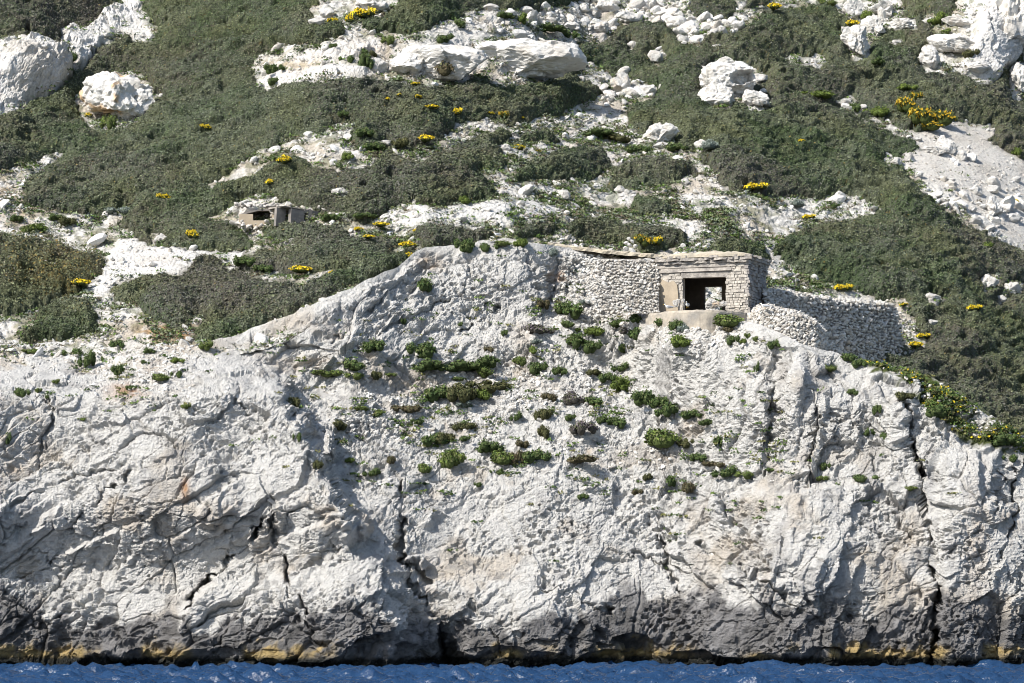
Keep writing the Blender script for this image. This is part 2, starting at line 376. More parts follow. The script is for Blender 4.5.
# ---------------- cliff colours: real stains, soil and lichen
def cliff_colour(V, px, py):
    n1 = fbm(V/2.2, 4, 101); n2 = fbm(V/np.array([.7, .7, 1.6]), 4, 111); n3 = fbm(V/.35, 3, 121); n4 = fbm(V/6, 3, 131)
    c = np.array([.74, .725, .69])*np.ones((len(V), 1))
    def mixc(c, col, t): return c*(1-t[:, None])+np.array(col)*t[:, None]
    c = mixc(c, (.62, .55, .46), .75*sst(.15, .8, n1+.3*n2))
    c = mixc(c, (.46, .45, .44), .5*sst(.3, .8, n2+.4*n4))
    c = mixc(c, (.30, .29, .28), .55*sst(.45, .9, n3+.3*n1))
    # orange iron stains
    for (x, y, sx, sy, a) in [(170, 333, 26, 6, 1.0), (125, 390, 18, 7, .8), (180, 345, 40, 7, .45), (430, 262, 14, 9, .55), (560, 277, 12, 5, .7), (185, 487, 4, 12, .8), (15, 470, 14, 8, .5), (975, 545, 12, 60, .28), (150, 365, 26, 14, .4), (300, 362, 40, 8, .35), (590, 452, 5, 4, .5)]:
        t = a*gs(px, py, x, y, sx, sy)*(.55+.6*np.clip(n3+.3, 0, 1)); c = mixc(c, (.46, .25, .12) if a > .6 else (.52, .38, .24), np.clip(t*1.2, 0, 1))
    z = V[:, 2]
    zt = 2.3+.85*fbm(np.stack([V[:, 0]/4, V[:, 0]*0, V[:, 0]*0], -1), 3, 141)+.6*n2+.35*n1+.5*sst(-15, -24, V[:, 0])
    t = 1-sst(zt-.28, zt+.28, z+.25*n3)
    dk = np.array([.19, .185, .185])*(1+.55*np.clip(n3+n2, -1, 1.4))[:, None]
    c = c*(1-.93*t[:, None])+dk*.93*t[:, None]
    tm = (1-sst(zt+.3, zt+1.2, z))*.12*sst(-.2, .7, n2+n1); c = mixc(c, (.33, .33, .33), tm)
    oc = (1-sst(.35, .95, z-.35*n2-.3*n3))*sst(-.15, .35, fbm(np.stack([V[:, 0]/2.2, V[:, 0]*0, V[:, 2]/2], -1), 3, 151)+.25+.25*sst(5, 12, V[:, 0]))
    ocl = np.array([.40, .30, .14])*(1+.4*n3)[:, None]
    c = c*(1-oc[:, None])+ocl*oc[:, None]
    wt = 1-sst(.12, .34, z-.08*n3); c = mixc(c, (.022, .024, .022), wt)
    # thin soil on the flatter ground behind the crest and green turf on the right-hand bank
    return np.clip(c, .01, .8)
Vc = PNall.reshape(-1, 3)
cc = cliff_colour(Vc, PXa.ravel(), PYa.ravel())
bank = [(850, 352), (905, 366), (960, 392), (1024, 434), (1180, 545), (1180, 580), (1024, 462), (985, 440), (950, 425), (925, 412), (905, 385), (880, 372)]
def bankd(px, py): return sdpoly(px, py, bank)
bd = bankd(PXa.ravel()+wx.mean()*0, PYa.ravel())
nbk = fbm(Vc/.5, 3, 161)
t = sst(-4, 5, bd+9*nbk)*sst(-.25, .35, nbk+.25)
cc = cc*(1-t[:, None])+np.array([.09, .11, .035])*t[:, None]
cliff = link('cliff', mk_mesh('cliff', Vc, [gridfaces(NR+NB-1, NC)], [M_rock], cc, smooth=False))
tag(cliff, 'pale limestone sea cliff with dark band at the waterline', 'cliff', kind='structure')

def lookupN(px, py):                    # a place on the cliff sheet seen at (px,py)
    ci = int(np.clip(round((px-XS[0])/1.12), 0, NC-1))
    pyc = HY-(PN[:, ci, 2]-CAMZ)/PN[:, ci, 1]*F
    r = int(np.argmin(np.abs(pyc-py)+.2*np.abs(np.arange(NR)-np.interp(py, [crest[ci], BOT], [NR-1, 0]))))
    return PN[r, ci].copy(), nrm.reshape(NR, NC, 3)[r, ci].copy()

# ================================================================== HILLSIDE (far sheet)
HX = np.arange(-150, 1175, 1.2); HC = len(HX)
hcrest = np.interp(HX, crest_pts[:, 0], crest_pts[:, 1])
hcrest = boxblur(hcrest[None, :], 4)[0]
hcrest = np.where((HX > 640) & (HX < 800), np.interp(HX, [640, 800], [256.5, 343]), hcrest); hcrest = boxblur(hcrest[None, :], 8)[0]
topN = np.interp(HX, XS, boxblur(boxblur(boxblur(PN[-1, :, 1][None, :], 45), 45), 30)[0]+gap)
low = np.interp(HX, [500, 760], [24, 60.])
HR = 360; HTOP = -95.0
th = np.linspace(0, 1, HR)
HPY = (hcrest+low)[None, :]*(1-th[:, None])+HTOP*th[:, None]
HPX = np.broadcast_to(HX[None], HPY.shape).copy()
def hslope(px, py):
    return 30+6*gs(px, py, 250, 60, 200, 80)-3*gs(px, py, 600, 200, 150, 60)-7*gs(px, py, 120, 260, 150, 50)+14*gs(px, py, 30, 75, 60, 30)+22*gs(px, py, 1000, 40, 50, 60)+12*gs(px, py, 480, 60, 70, 18)+2*np.sin(px*.013)*np.cos(py*.02)
HD = integrate(HPY[::1], HPX, topN, lambda x, y: hslope(x, y))
# integrate() starts at the bottom row, so shift it to meet the plateau
rowc = np.abs(HPY-hcrest[None, :]).argmin(0)
HD += (topN-np.array([np.interp(-hcrest[c_], -HPY[:, c_], HD[:, c_]) for c_ in range(HC)]))[None, :]
HD += 1.0*fbm(np.stack([HPX/190, HPY/90, HPX*0], -1).reshape(-1, 3), 2, 201).reshape(HPX.shape)*sst(0, 40, hcrest[None, :]-HPY)
HB = U(HPX, HPY, HD)
Hn = gridnormals(HB); Hn = boxblur(Hn, 6); Hn /= np.linalg.norm(Hn, axis=-1, keepdims=True)

big = [
 (120, 98, 68, 56, 'large rounded pale rock outcrop standing alone in the dark scrub, stained orange', 3, 5, 0, .8),
 (440, 66, 104, 42, 'huge smooth white rock slab, left half, with a bush growing at its foot', 5, 5, -.08, .1),
 (522, 60, 122, 50, 'huge smooth pale rock slab, right half, with a dark hollow near its top', 8, 5, -.12, .1),
 (408, 64, 44, 34, 'rounded white rock standing against the left end of the big slab', 11, 4, 0, 0),
 (378, 66, 22, 16, 'small pale rock left of the big slab', 12, 3, 0, 0),
 (730, 78, 56, 44, 'big white rock with a shadowed hollow, isolated in scrub', 14, 5, .5, 0),
 (718, 95, 40, 26, 'pale lower left block of the hollow rock cluster', 15, 4, -.3, 0),
 (755, 99, 32, 20, 'low white block at the right foot of the hollow rock', 16, 4, 0, 0),
 (727, 64, 22, 14, 'small white rock crowning the hollow rock cluster', 17, 3, 0, 0),
 (760, 78, 18, 12, 'small white block right of the hollow rock', 18, 3, .3, 0),
 (660, 136, 38, 24, 'bright white angular boulder on the slope above the mound of scrub', 20, 4, .1, 0),
 (662, 146, 18, 8, 'flat white stone tucked under the bright angular boulder', 21, 3, 0, 0),
 (701, 145, 12, 12, 'small white boulder with a pointed top in green weeds', 22, 3, 0, 0),
 (622, 85, 21, 22, 'squarish cream boulder beside tumbled stones', 23, 4, 0, .3),
 (619, 75, 10, 6, 'little white stone perched above the squarish cream boulder', 24, 2, 0, 0),
 (656, 58, 17, 14, 'white boulder alone between two scrub patches', 25, 3, -.4, 0),
 (591, 66, 11, 8, 'rounded white stone, uppermost of a small group of three', 26, 3, 0, 0),
 (581, 79, 12, 6, 'flat white stone, lower left of a small group of three', 27, 3, 0, 0),
 (598, 78, 14, 7, 'low white stone, lower right of a small group of three', 28, 3, 0, 0),
 (647, 91, 20, 14, 'tumbled white block right of the squarish cream boulder', 29, 3, .3, 0),
 (661, 88, 6, 9, 'small upright white stone beside the tumbled block', 30, 2, 0, 0),
 (608, 8, 22, 13, 'squared grey white boulder atop the boulder heap', 31, 4, 0, 0),
 (600, 28, 20, 15, 'cream boulder at the foot of the boulder heap', 32, 4, 0, .3),
 (627, 18, 26, 12, 'long slanting block in the boulder heap', 33, 4, -.4, 0),
 (573, 12, 14, 9, 'rounded stone in the upper left part of the boulder heap', 34, 3, 0, 0),
 (662, 14, 20, 9, 'white block at the right end of the boulder heap', 35, 3, .1, 0),
 (525, 10, 18, 8, 'flat white boulder left of the boulder heap among weeds', 36, 3, 0, 0),
 (678, 32, 12, 10, 'cream round boulder at the left end of the stone row near the top', 37, 3, 0, .3),
 (694, 30, 19, 9, 'flat white block in the stone row near the top', 38, 3, 0, 0),
 (712, 33, 14, 7, 'small white block at the right end of the stone row', 39, 3, 0, 0),
 (692, 20, 10, 11, 'upright white stone above the stone row', 40, 3, 0, 0),
 (372, 4, 34, 16, 'smooth white boulder at the top edge with gorse at its left', 42, 4, -.2, 0),
 (326, 14, 16, 12, 'small white boulder left of the gorse bushes near the top', 43, 3, 0, 0),
 (318, 21, 22, 8, 'flat white slab below the small boulder near the top', 44, 3, 0, 0),
 (490, 8, 18, 8, 'pale flat boulder on the stony band above the big slab', 45, 3, 0, 0),
 (857, 43, 31, 31, 'round pitted pale boulder in the scrub near the top right', 47, 5, 0, 0),
 (852, 8, 23, 22, 'angular white boulder at the very top edge', 48, 4, .3, 0),
 (884, 9, 28, 18, 'wide pale boulder right of the angular top boulder', 49, 4, 0, 0),
 (873, 27, 24, 22, 'knobbly boulder touching the round pitted one', 50, 4, 0, 0),
 (902, 25, 26, 12, 'low white boulder right of the knobbly one', 51, 4, .1, 0),
 (845, 30, 12, 9, 'small white stone left of the round pitted boulder', 52, 3, 0, 0),
 (928, 21, 13, 8, 'small pale stone left of the rock tower area, beside bright weeds', 53, 3, 0, 0),
 (958, 22, 34, 15, 'broad cream boulder at the rock tower foot, upper', 54, 4, -.2, .2),
 (960, 45, 62, 26, 'long slanting grey white outcrop leaning towards the rock tower', 55, 5, -.5, 0),
 (929, 58, 22, 24, 'rounded white boulder at the lower end of the slanting outcrop', 56, 4, 0, 0),
 (975, 68, 30, 12, 'low white ledge rock below the slanting outcrop', 57, 4, .2, 0),
 (1018, 78, 26, 40, 'tall pale rock rib at the right edge under the tower', 58, 4, .2, 0),
 (863, 108, 10, 8, 'white stone at the start of the stony gully', 59, 3, 0, 0),
 (845, 102, 14, 7, 'flat white stone beside bright green weeds above the gully', 60, 3, 0, 0),
 (946, 146, 22, 20, 'pitted pale boulder sitting on the gravel slope', 61, 4, .4, 0),
 (934, 150, 24, 12, 'low rounded rock just below the gravel slope boulder', 62, 4, 0, 0),
 (962, 156, 12, 12, 'grey round stone right of the gravel slope boulder', 63, 3, 0, 0),
 (897, 161, 13, 11, 'white stone at the left edge of the gravel slope', 64, 3, 0, 0),
 (909, 158, 12, 10, 'grey white stone touching the gravel slope left edge', 65, 3, .3, 0),
 (992, 190, 20, 9, 'dark topped flat boulder below the gravel slope', 66, 3, .1, 0),
 (994, 208, 18, 22, 'white boulder standing in the rock pile under the gravel slope', 67, 4, 0, 0),
 (975, 220, 14, 12, 'white boulder at the foot of the rock pile', 68, 3, 0, 0),
 (990, 226, 14, 10, 'pale block lowest in the rock pile', 69, 3, 0, 0),
 (1013, 218, 22, 10, 'pale boulder beside yellow gorse at the right edge', 70, 3, -.1, 0),
 (976, 190, 14, 12, 'small grey boulder upper left in the rock pile', 71, 3, 0, 0),
 (988, 281, 21, 16, 'smooth white boulder in dark scrub near the right edge', 72, 4, 0, 0),
 (1012, 288, 22, 14, 'white boulder right of the smooth boulder near the right edge', 73, 4, 0, 0),
 (933, 298, 17, 9, 'slanting white stone in the scrub right of the big dry wall', 74, 3, -.4, 0),
 (1001, 299, 12, 8, 'small white stone below the two boulders near the right edge', 75, 3, 0, 0),
 (932, 323, 12, 8, 'pale grey rock low in the scrub right of the wall', 76, 3, 0, 0),
 (786, 275, 18, 7, 'flat white stone on weeds just right of the bunker', 77, 3, 0, 0),
 (387, 143, 13, 6, 'lone flat white stone on the slope near mid left scrub', 78, 3, 0, 0),
 (341, 192, 20, 10, 'white wedge shaped rock in scrub right of the small bunker', 79, 4, -.4, 0),
 (160, 240, 16, 12, 'white knobbly stone at the foot of the brown scrub mound', 80, 4, 0, 0),
 (199, 322, 16, 10, 'pale pinkish boulder beside the orange soil', 81, 4, -.3, .3),
 (620, 190, 11, 8, 'white stone above the weeds, left of a pair', 82, 3, -.3, 0),
 (628, 192, 13, 6, 'white stone above the weeds, right of a pair', 83, 3, 0, 0),
 (684, 182, 11, 8, 'small white boulder in weeds uphill of the bunker', 84, 3, -.3, 0),
 (717, 203, 13, 7, 'flat white stone in green weeds uphill of the bunker', 85, 3, 0, 0),
 (505, 148, 12, 9, 'white stone beside low yellow gorse on the mid slope', 86, 3, -.3, 0),
 (224, 46, 6, 5, 'small lone white stone high in the scrub', 87, 2, 0, 0),
 (233, 121, 5, 5, 'tiny white stone in the grey green scrub', 88, 2, 0, 0),
 (80, 199, 5, 8, 'small upright white stone at the foot of the left scrub slope', 89, 2, .3, 0),
 (682, 93, 6, 6, 'tiny white stone in the scrub above the bright angular boulder', 90, 2, 0, 0),
 (717, 46, 10, 4, 'small flat white stone above the hollow rock', 91, 2, 0, 0),
 (632, 45, 10, 8, 'pale stone in the scrub below the boulder heap', 92, 3, 0, 0),
 (897, 42, 12, 5, 'small white slab in the scrub right of the round pitted boulder', 93, 3, 0, 0),
]
scrub_open = [
 ('o', [(-160, 60), (0, 44), (10, 46), (18, 50), (22, 45), (34, 43), (52, 45), (56, 52), (62, 60), (72, 70), (70, 77), (60, 86), (48, 96), (30, 98), (10, 110), (0, 114), (-160, 170)]),
 ('o', [(62, 28), (72, 24), (82, 30), (95, 24), (97, 17), (110, 8), (122, 2), (125, -5), (135, -30), (155, -30), (148, -5), (138, 14), (145, 18), (152, 28), (150, 38), (128, 44), (130, 33), (125, 30), (112, 38), (100, 45), (95, 50), (97, 56), (85, 67), (76, 70), (66, 58), (62, 45)]),
 ('o', [(76, 93), (88, 89), (105, 75), (125, 69), (140, 72), (147, 80), (148, 96), (160, 92), (163, 95), (150, 104), (125, 122), (118, 127), (103, 133), (90, 120), (85, 115), (78, 112)]),
 ('o', [(250, 62), (262, 52), (275, 50), (277, 45), (300, 46), (330, 42), (345, 37), (341, 25), (350, 20), (364, 24), (366, 35), (380, 35), (400, 38), (425, 33), (437, 25), (460, 17), (485, 10), (500, 8), (512, 12), (560, 5), (590, -5), (600, -100), (740, -100), (745, 0), (740, 10), (757, 7), (765, 10), (752, 22), (735, 35), (715, 35), (700, 45), (675, 43), (672, 30), (660, 22), (640, 20), (620, 22), (617, 32), (600, 40), (580, 40), (582, 55), (570, 65), (512, 72), (470, 78), (440, 80), (405, 85), (388, 80), (370, 78), (330, 78), (300, 80), (280, 88), (262, 92), (254, 80)]),
 ('s0', [(700, -8), (725, -10), (737, 5), (733, 18), (712, 20), (694, 14), (692, 2)]),
 ('o', [(310, 8), (318, 0), (330, -20), (400, -30), (400, 0), (388, 8), (375, 14), (365, 22), (345, 20), (325, 24), (312, 22)]),
 ('o', [(256, 152), (275, 146), (285, 138), (310, 135), (335, 128), (347, 122), (353, 125), (345, 135), (350, 142), (365, 150), (390, 150), (375, 160), (345, 168), (330, 165), (310, 165), (300, 155), (285, 152), (270, 165), (256, 172), (240, 178), (215, 188), (205, 186), (225, 178), (245, 162)]),
 ('o', [(405, 150), (445, 140), (457, 119), (480, 121), (512, 122), (560, 114), (596, 100), (606, 92), (590, 82), (578, 74), (585, 66), (600, 70), (612, 82), (645, 85), (655, 95), (640, 102), (625, 104), (632, 125), (665, 148), (700, 152), (712, 175), (725, 186), (770, 195), (800, 200), (845, 197), (885, 208), (850, 217), (805, 226), (775, 240), (775, 262), (800, 290), (790, 345), (560, 330), (380, 262), (340, 225), (300, 222), (256, 215), (240, 200), (262, 192), (290, 197), (300, 180), (375, 162)]),
 ('s1', [(268, 195), (290, 184), (330, 172), (360, 168), (380, 157), (420, 158), (450, 150), (475, 138), (500, 130), (508, 126), (512, 140), (500, 150), (512, 165), (500, 175), (478, 172), (490, 186), (480, 190), (450, 190), (430, 196), (400, 205), (385, 216), (360, 222), (330, 215), (305, 210), (285, 205)]),
 ('s2', [(416, 203), (425, 195), (445, 189), (470, 186), (492, 190), (499, 199), (470, 205), (440, 207), (425, 208)]),
 ('s2', [(512, 142), (520, 132), (545, 128), (560, 136), (548, 145), (530, 142)]),
 ('s3', [(512, 180), (525, 165), (545, 150), (575, 142), (600, 150), (612, 165), (590, 178), (560, 178), (530, 182)]),
 ('s4', [(607, 167), (630, 156), (660, 155), (690, 160), (697, 172), (670, 184), (650, 185), (635, 178), (612, 180)]),
 ('s5', [(625, 205), (640, 196), (655, 194), (670, 200), (672, 208), (660, 213), (638, 213)]),
 ('s6', [(567, 226), (590, 215), (630, 220), (660, 225), (688, 236), (690, 247), (640, 250), (600, 243), (572, 238)]),
 ('s7', [(512, 232), (528, 221), (550, 222), (560, 230), (545, 237), (522, 237)]),
 ('s8', [(408, 243), (412, 232), (430, 223), (460, 226), (490, 230), (505, 236), (480, 242), (455, 246), (430, 249)]),
 ('s9', [(603, 182), (615, 177), (640, 180), (645, 188), (630, 192), (612, 190)]),
 ('s10', [(700, 250), (722, 236), (760, 240), (772, 262), (740, 262)]),
 ('o', [(780, 57), (795, 55), (802, 59), (815, 53), (826, 55), (828, 62), (820, 68), (805, 62), (790, 63)]),
 ('o', [(768, -100), (905, -100), (905, 10), (890, 25), (860, 28), (845, 15), (825, 5), (810, 3), (790, 6), (768, 3)]),
 ('o', [(940, -100), (1180, -100), (1180, 100), (1024, 95), (1010, 90), (1005, 75), (990, 80), (975, 80), (955, 70), (935, 72), (920, 68), (920, 55), (935, 45), (930, 30), (925, 18), (940, 15), (955, 15)]),
 ('s11', [(990, 82), (1003, 66), (1020, 48), (1032, 48), (1024, 62), (1012, 70), (1010, 85), (1000, 90)]),
 ('o', [(855, 113), (870, 117), (885, 123), (905, 125), (930, 130), (950, 122), (990, 128), (992, 140), (1005, 150), (1024, 160), (1180, 220), (1180, 270), (1024, 250), (990, 238), (965, 225), (955, 215), (940, 205), (925, 195), (912, 180), (905, 170), (905, 165), (890, 165), (882, 160), (885, 155), (905, 158), (915, 150), (918, 140), (900, 133), (880, 125), (860, 119)]),
 ('o', [(838, 98), (850, 99), (860, 100), (868, 108), (866, 113), (850, 109), (838, 104)]),
 ('o', [(770, 250), (790, 262), (815, 280), (850, 288), (880, 298), (902, 300), (910, 318), (925, 345), (905, 350), (890, 310), (800, 300), (768, 300)]),
 ('o', [(-160, 165), (0, 172), (30, 165), (50, 156), (60, 155), (42, 168), (20, 188), (17, 203), (60, 213), (100, 218), (132, 207), (132, 215), (115, 225), (135, 234), (180, 230), (225, 212), (256, 208), (262, 240), (415, 232), (430, 262), (330, 330), (240, 360), (190, 380), (-160, 380)]),
 ('m1', [(125, 232), (140, 225), (165, 217), (185, 217), (215, 219), (235, 224), (252, 240), (250, 248), (215, 252), (190, 250), (170, 245), (140, 243)]),
 ('m2', [(183, 266), (198, 257), (213, 256), (227, 266), (200, 270)]),
 ('m3', [(108, 300), (125, 283), (165, 275), (210, 268), (255, 275), (300, 281), (290, 298), (250, 318), (195, 330), (160, 325), (142, 307), (120, 303)]),
 ('m4', [(184, 340), (210, 320), (245, 305), (284, 291), (316, 278), (345, 269), (370, 260), (398, 251), (418, 244), (404, 266), (370, 282), (330, 298), (280, 316), (240, 334), (210, 346)]),
 ('m5', [(238, 266), (250, 254), (275, 246), (300, 239), (335, 232), (375, 235), (398, 240), (395, 252), (365, 266), (325, 273), (290, 275), (250, 272)]),
 ('m6', [(-160, 320), (-160, 225), (0, 237), (25, 240), (60, 245), (88, 250), (108, 258), (102, 274), (90, 287), (60, 300), (28, 312)]),
 ('m7', [(25, 336), (38, 312), (62, 298), (88, 298), (98, 332), (60, 342)]),
]
shift = [(x, y) for x, y in [(0, 0)]]
wn1 = fbm(np.stack([HPX/26, HPY/18, HPX*0], -1).reshape(-1, 3), 4, 211).reshape(HPX.shape)
wn2 = fbm(np.stack([HPX/26, HPY/18, HPX*0+9], -1).reshape(-1, 3), 4, 221).reshape(HPX.shape)
wn3 = fbm(np.stack([HPX/6, HPY/4, HPX*0+3], -1).reshape(-1, 3), 3, 215).reshape(HPX.shape); wn4 = fbm(np.stack([HPX/6, HPY/4, HPX*0+23], -1).reshape(-1, 3), 3, 216).reshape(HPX.shape)
QX = HPX+5*wn1+3.2*wn3; QY = HPY+3.5*wn2+2.2*wn4
def scrub_field(QX, QY):
    S = np.full(HPX.shape, 25.0); owner = np.full(HPX.shape, 'mass', dtype='<U5')
    for k, (nm, poly) in enumerate(scrub_open):
        d = sdpoly(QX, QY, poly)
        if nm == 'o':
            S = np.where(-d < S, -d, S)
        else:
            m = d > S; S = np.where(m, d, S); owner[m & (d > -3)] = nm
    for bb in big:                       # ground kept clear by the boulders standing on it
        x, y, w_, h_ = bb[:4]
        if w_ < 9: continue
        a_, b_ = w_*.43, h_*.45
        e = (np.hypot((QX-x)/a_, (QY-y-h_*.02)/b_)-1)*min(a_, b_)
        S = np.where(e < S, e, S)
    return S, owner
S, owner = scrub_field(QX, QY)
S = np.minimum(S, scrub_field(QX, QY-4.5)[0]+1.5)
S += 1.5*wn1
hn = fbm(np.stack([HPX/15, HPY/9, HPX*0+41], -1).reshape(-1, 3), 3, 218).reshape(HPX.shape)
S = np.minimum(S, (1.15-hn)*40)
# smaller clearings inside the scrub
# --- ground displacement and colours
HV = HB.reshape(-1, 3); hpx = HPX.ravel(); hpy = HPY.ravel()
opns = sst(1, -4, S.ravel()) if False else 1-sst(-3, 2, S.ravel())
scree = [(905, 128), (950, 122), (990, 128), (992, 140), (1005, 150), (1024, 158), (1180, 220), (1180, 268), (1024, 248), (985, 225), (960, 195), (925, 180), (905, 165), (915, 150)]
sc_t = sst(-6, 4, sdpoly(hpx, hpy, scree))
rockm = np.zeros(len(hpx))
rock_polys = [scrub_open[0][1], scrub_open[1][1],
 [(260, 82), (275, 72), (310, 66), (340, 66), (370, 70), (365, 78), (300, 82), (268, 90)], [(385, 50), (370, 62), (300, 60), (290, 54), (330, 50), (350, 42), (385, 38)],
 [(940, -60), (1180, -60), (1180, 95), (1024, 92), (1008, 88), (985, 78), (960, 70), (975, 40), (983, 0)],
 [(375, 219), (395, 209), (425, 204), (480, 205), (510, 202), (516, 212), (500, 222), (430, 222), (400, 226)],
 [(100, 270), (120, 240), (180, 246), (240, 255), (190, 272), (120, 285), (95, 300), (88, 290)],
 [(512, 205), (530, 200), (560, 208), (550, 218), (520, 220)]]
for pl in rock_polys: rockm = np.maximum(rockm, sst(-5, 5, sdpoly(hpx, hpy, pl)))
rstr = np.full(len(hpx), .28)
for pl in rock_polys[:5]: rstr = np.maximum(rstr, sst(-5, 5, sdpoly(hpx, hpy, pl)))
rockm *= 1-sc_t
dd, _, _ = rock_disp(HV, hpx*0+900, hpy*0+100)
ddl, _, _ = rock_disp(HV+30, hpx*0+200, hpy*0+100)
dd = np.where(hpx < 560, ddl, dd)
def gam(x, y, sx, sy, a, rot=0): return a*gs(hpx, hpy, x, y, sx, sy, rot)
bulge = gam(30, 72, 45, 24, 1.6)+gam(1005, 35, 34, 50, 1.0)+gam(100, 25, 25, 18, .4)
disp = rockm*(dd*.85*rstr+bulge+.15)+(1-rockm)*(.16*fbm(HV/.9, 3, 231)+.07*fbm(HV/.25, 2, 232))*(1-.8*sc_t)
HG = (HV+Hn.reshape(-1, 3)*(disp*(.25+.75*opns))[:, None])
n1 = fbm(HV/2.5, 4, 241); n2 = fbm(HV/.6, 3, 251); n3 = fbm(HV/8, 2, 261)
c = np.array([.64, .62, .58])*np.ones((len(HV), 1))
def mixc(c, col, t): return c*(1-t[:, None])+np.array(col)*t[:, None]
c = mixc(c, (.46, .40, .32), .8*sst(-.2, .6, n1+.4*n2))
c = mixc(c, (.13, .15, .07), (1-rockm)*.55*sst(.05, .55, n2+.3*n3))
c = mixc(c, (.72, .70, .665), rockm*.9)
c = mixc(c, (.50, .45, .38), rockm*.5*sst(.1, .7, n1))
c = mixc(c, (.60, .575, .53), sc_t*.95)
c = mixc(c, (.50, .46, .40), sc_t*.6*sst(0, .6, n1))
for (x, y, sx, sy, a) in [(170, 333, 30, 8, 1), (10, 210, 25, 14, .5), (5, 190, 20, 20, .5), (470, 76, 50, 4, .4), (290, 62, 40, 10, .35), (130, 86, 6, 10, .6), (370, 50, 30, 8, .4)]:
    c = mixc(c, (.45, .27, .14) if a > .9 else (.55, .42, .29), np.clip(a*gs(hpx, hpy, x, y, sx, sy)*(.7+n2), 0, 1))
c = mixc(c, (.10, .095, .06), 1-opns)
keep = np.ones((HR-1, HC-1), bool)
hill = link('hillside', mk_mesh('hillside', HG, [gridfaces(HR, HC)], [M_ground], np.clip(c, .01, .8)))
tag(hill, 'rising hillside of white limestone rubble and thin soil behind the cliff', 'hillside', kind='structure')
HGg = HG.reshape(HR, HC, 3)
HCv = HPY
def lookupH(px, py):
    ci = int(np.clip(round((px-HX[0])/1.2), 0, HC-1))
    r = int(np.argmin(np.abs(HPY[:, ci]-py)))
    return HGg[r, ci].copy(), Hn[r, ci].copy(), S[r, ci]

# ================================================================== SCRUB
Hmax = np.interp(S, [-2, 0, 3, 8, 16, 30], [-.25, .05, .38, .62, .8, .9])
pv = HV
f1, f2, fa, r_ = worley(pv/np.array([1.5, 1.2, .8])+11, 301)
b1, b2, ba, br = worley(pv/np.array([.62, .5, .4])+5, 311)
c1, c2, ca, cr = worley(pv/np.array([3.6, 3.0, 1.7])+3, 331)
fl_ = pv[:, 0]*.85+pv[:, 2]*.5
e1, e2, ea, er = worley(pv/np.array([.36, .32, .24])+5, 341)
rdg = ridged(np.stack([fl_*.45, pv[:, 1]*.6, (pv[:, 2]-pv[:, 0]*.35)*1.5], -1), 3, 345)
lump = .34*(1-c1**2*1.5)+.24*(1-f1**2*1.6)+.13*(1-b1**2*1.6)+.10*(1-e1**2*1.6)+.22*fbm(pv/3.2, 3, 321)+.34*(rdg-.3)
scr_h = Hmax.ravel()*(.26+1.15*lump)
tallm = np.where(owner.ravel() == 'm6', 1.35, 1.0)
scr_h = np.where(Hmax.ravel() > 0, scr_h*tallm, Hmax.ravel())
up = np.array([0, -1.0, .25]); up /= np.linalg.norm(up)
Nn = Hn.reshape(-1, 3)*.5+up*.5; Nn /= np.linalg.norm(Nn, axis=1, keepdims=True)
SV = HV+Nn*scr_h[:, None]
SVg = SV.reshape(HR, HC, 3)
Sn = gridnormals(SVg)

def quads(cen, nor, size, col, aspect=1.6, seed=0):
    """leaf sprays: one bent diamond each"""
    r = np.random.default_rng(seed)
    n = len(cen)
    t = r.normal(size=(n, 3)); t -= nor*(t*nor).sum(1, keepdims=True); t /= np.linalg.norm(t, axis=1, keepdims=True)+1e-9
    b = np.cross(nor, t)
    s = size[:, None]
    V = np.stack([cen-t*s*aspect*.5, cen+b*s*.5+nor*s*.18, cen+t*s*aspect*.5, cen-b*s*.5+nor*s*.18], 1).reshape(-1, 3)
    Fq = np.arange(4*n).reshape(n, 4)
    return V, Fq, np.repeat(col, 4, 0)

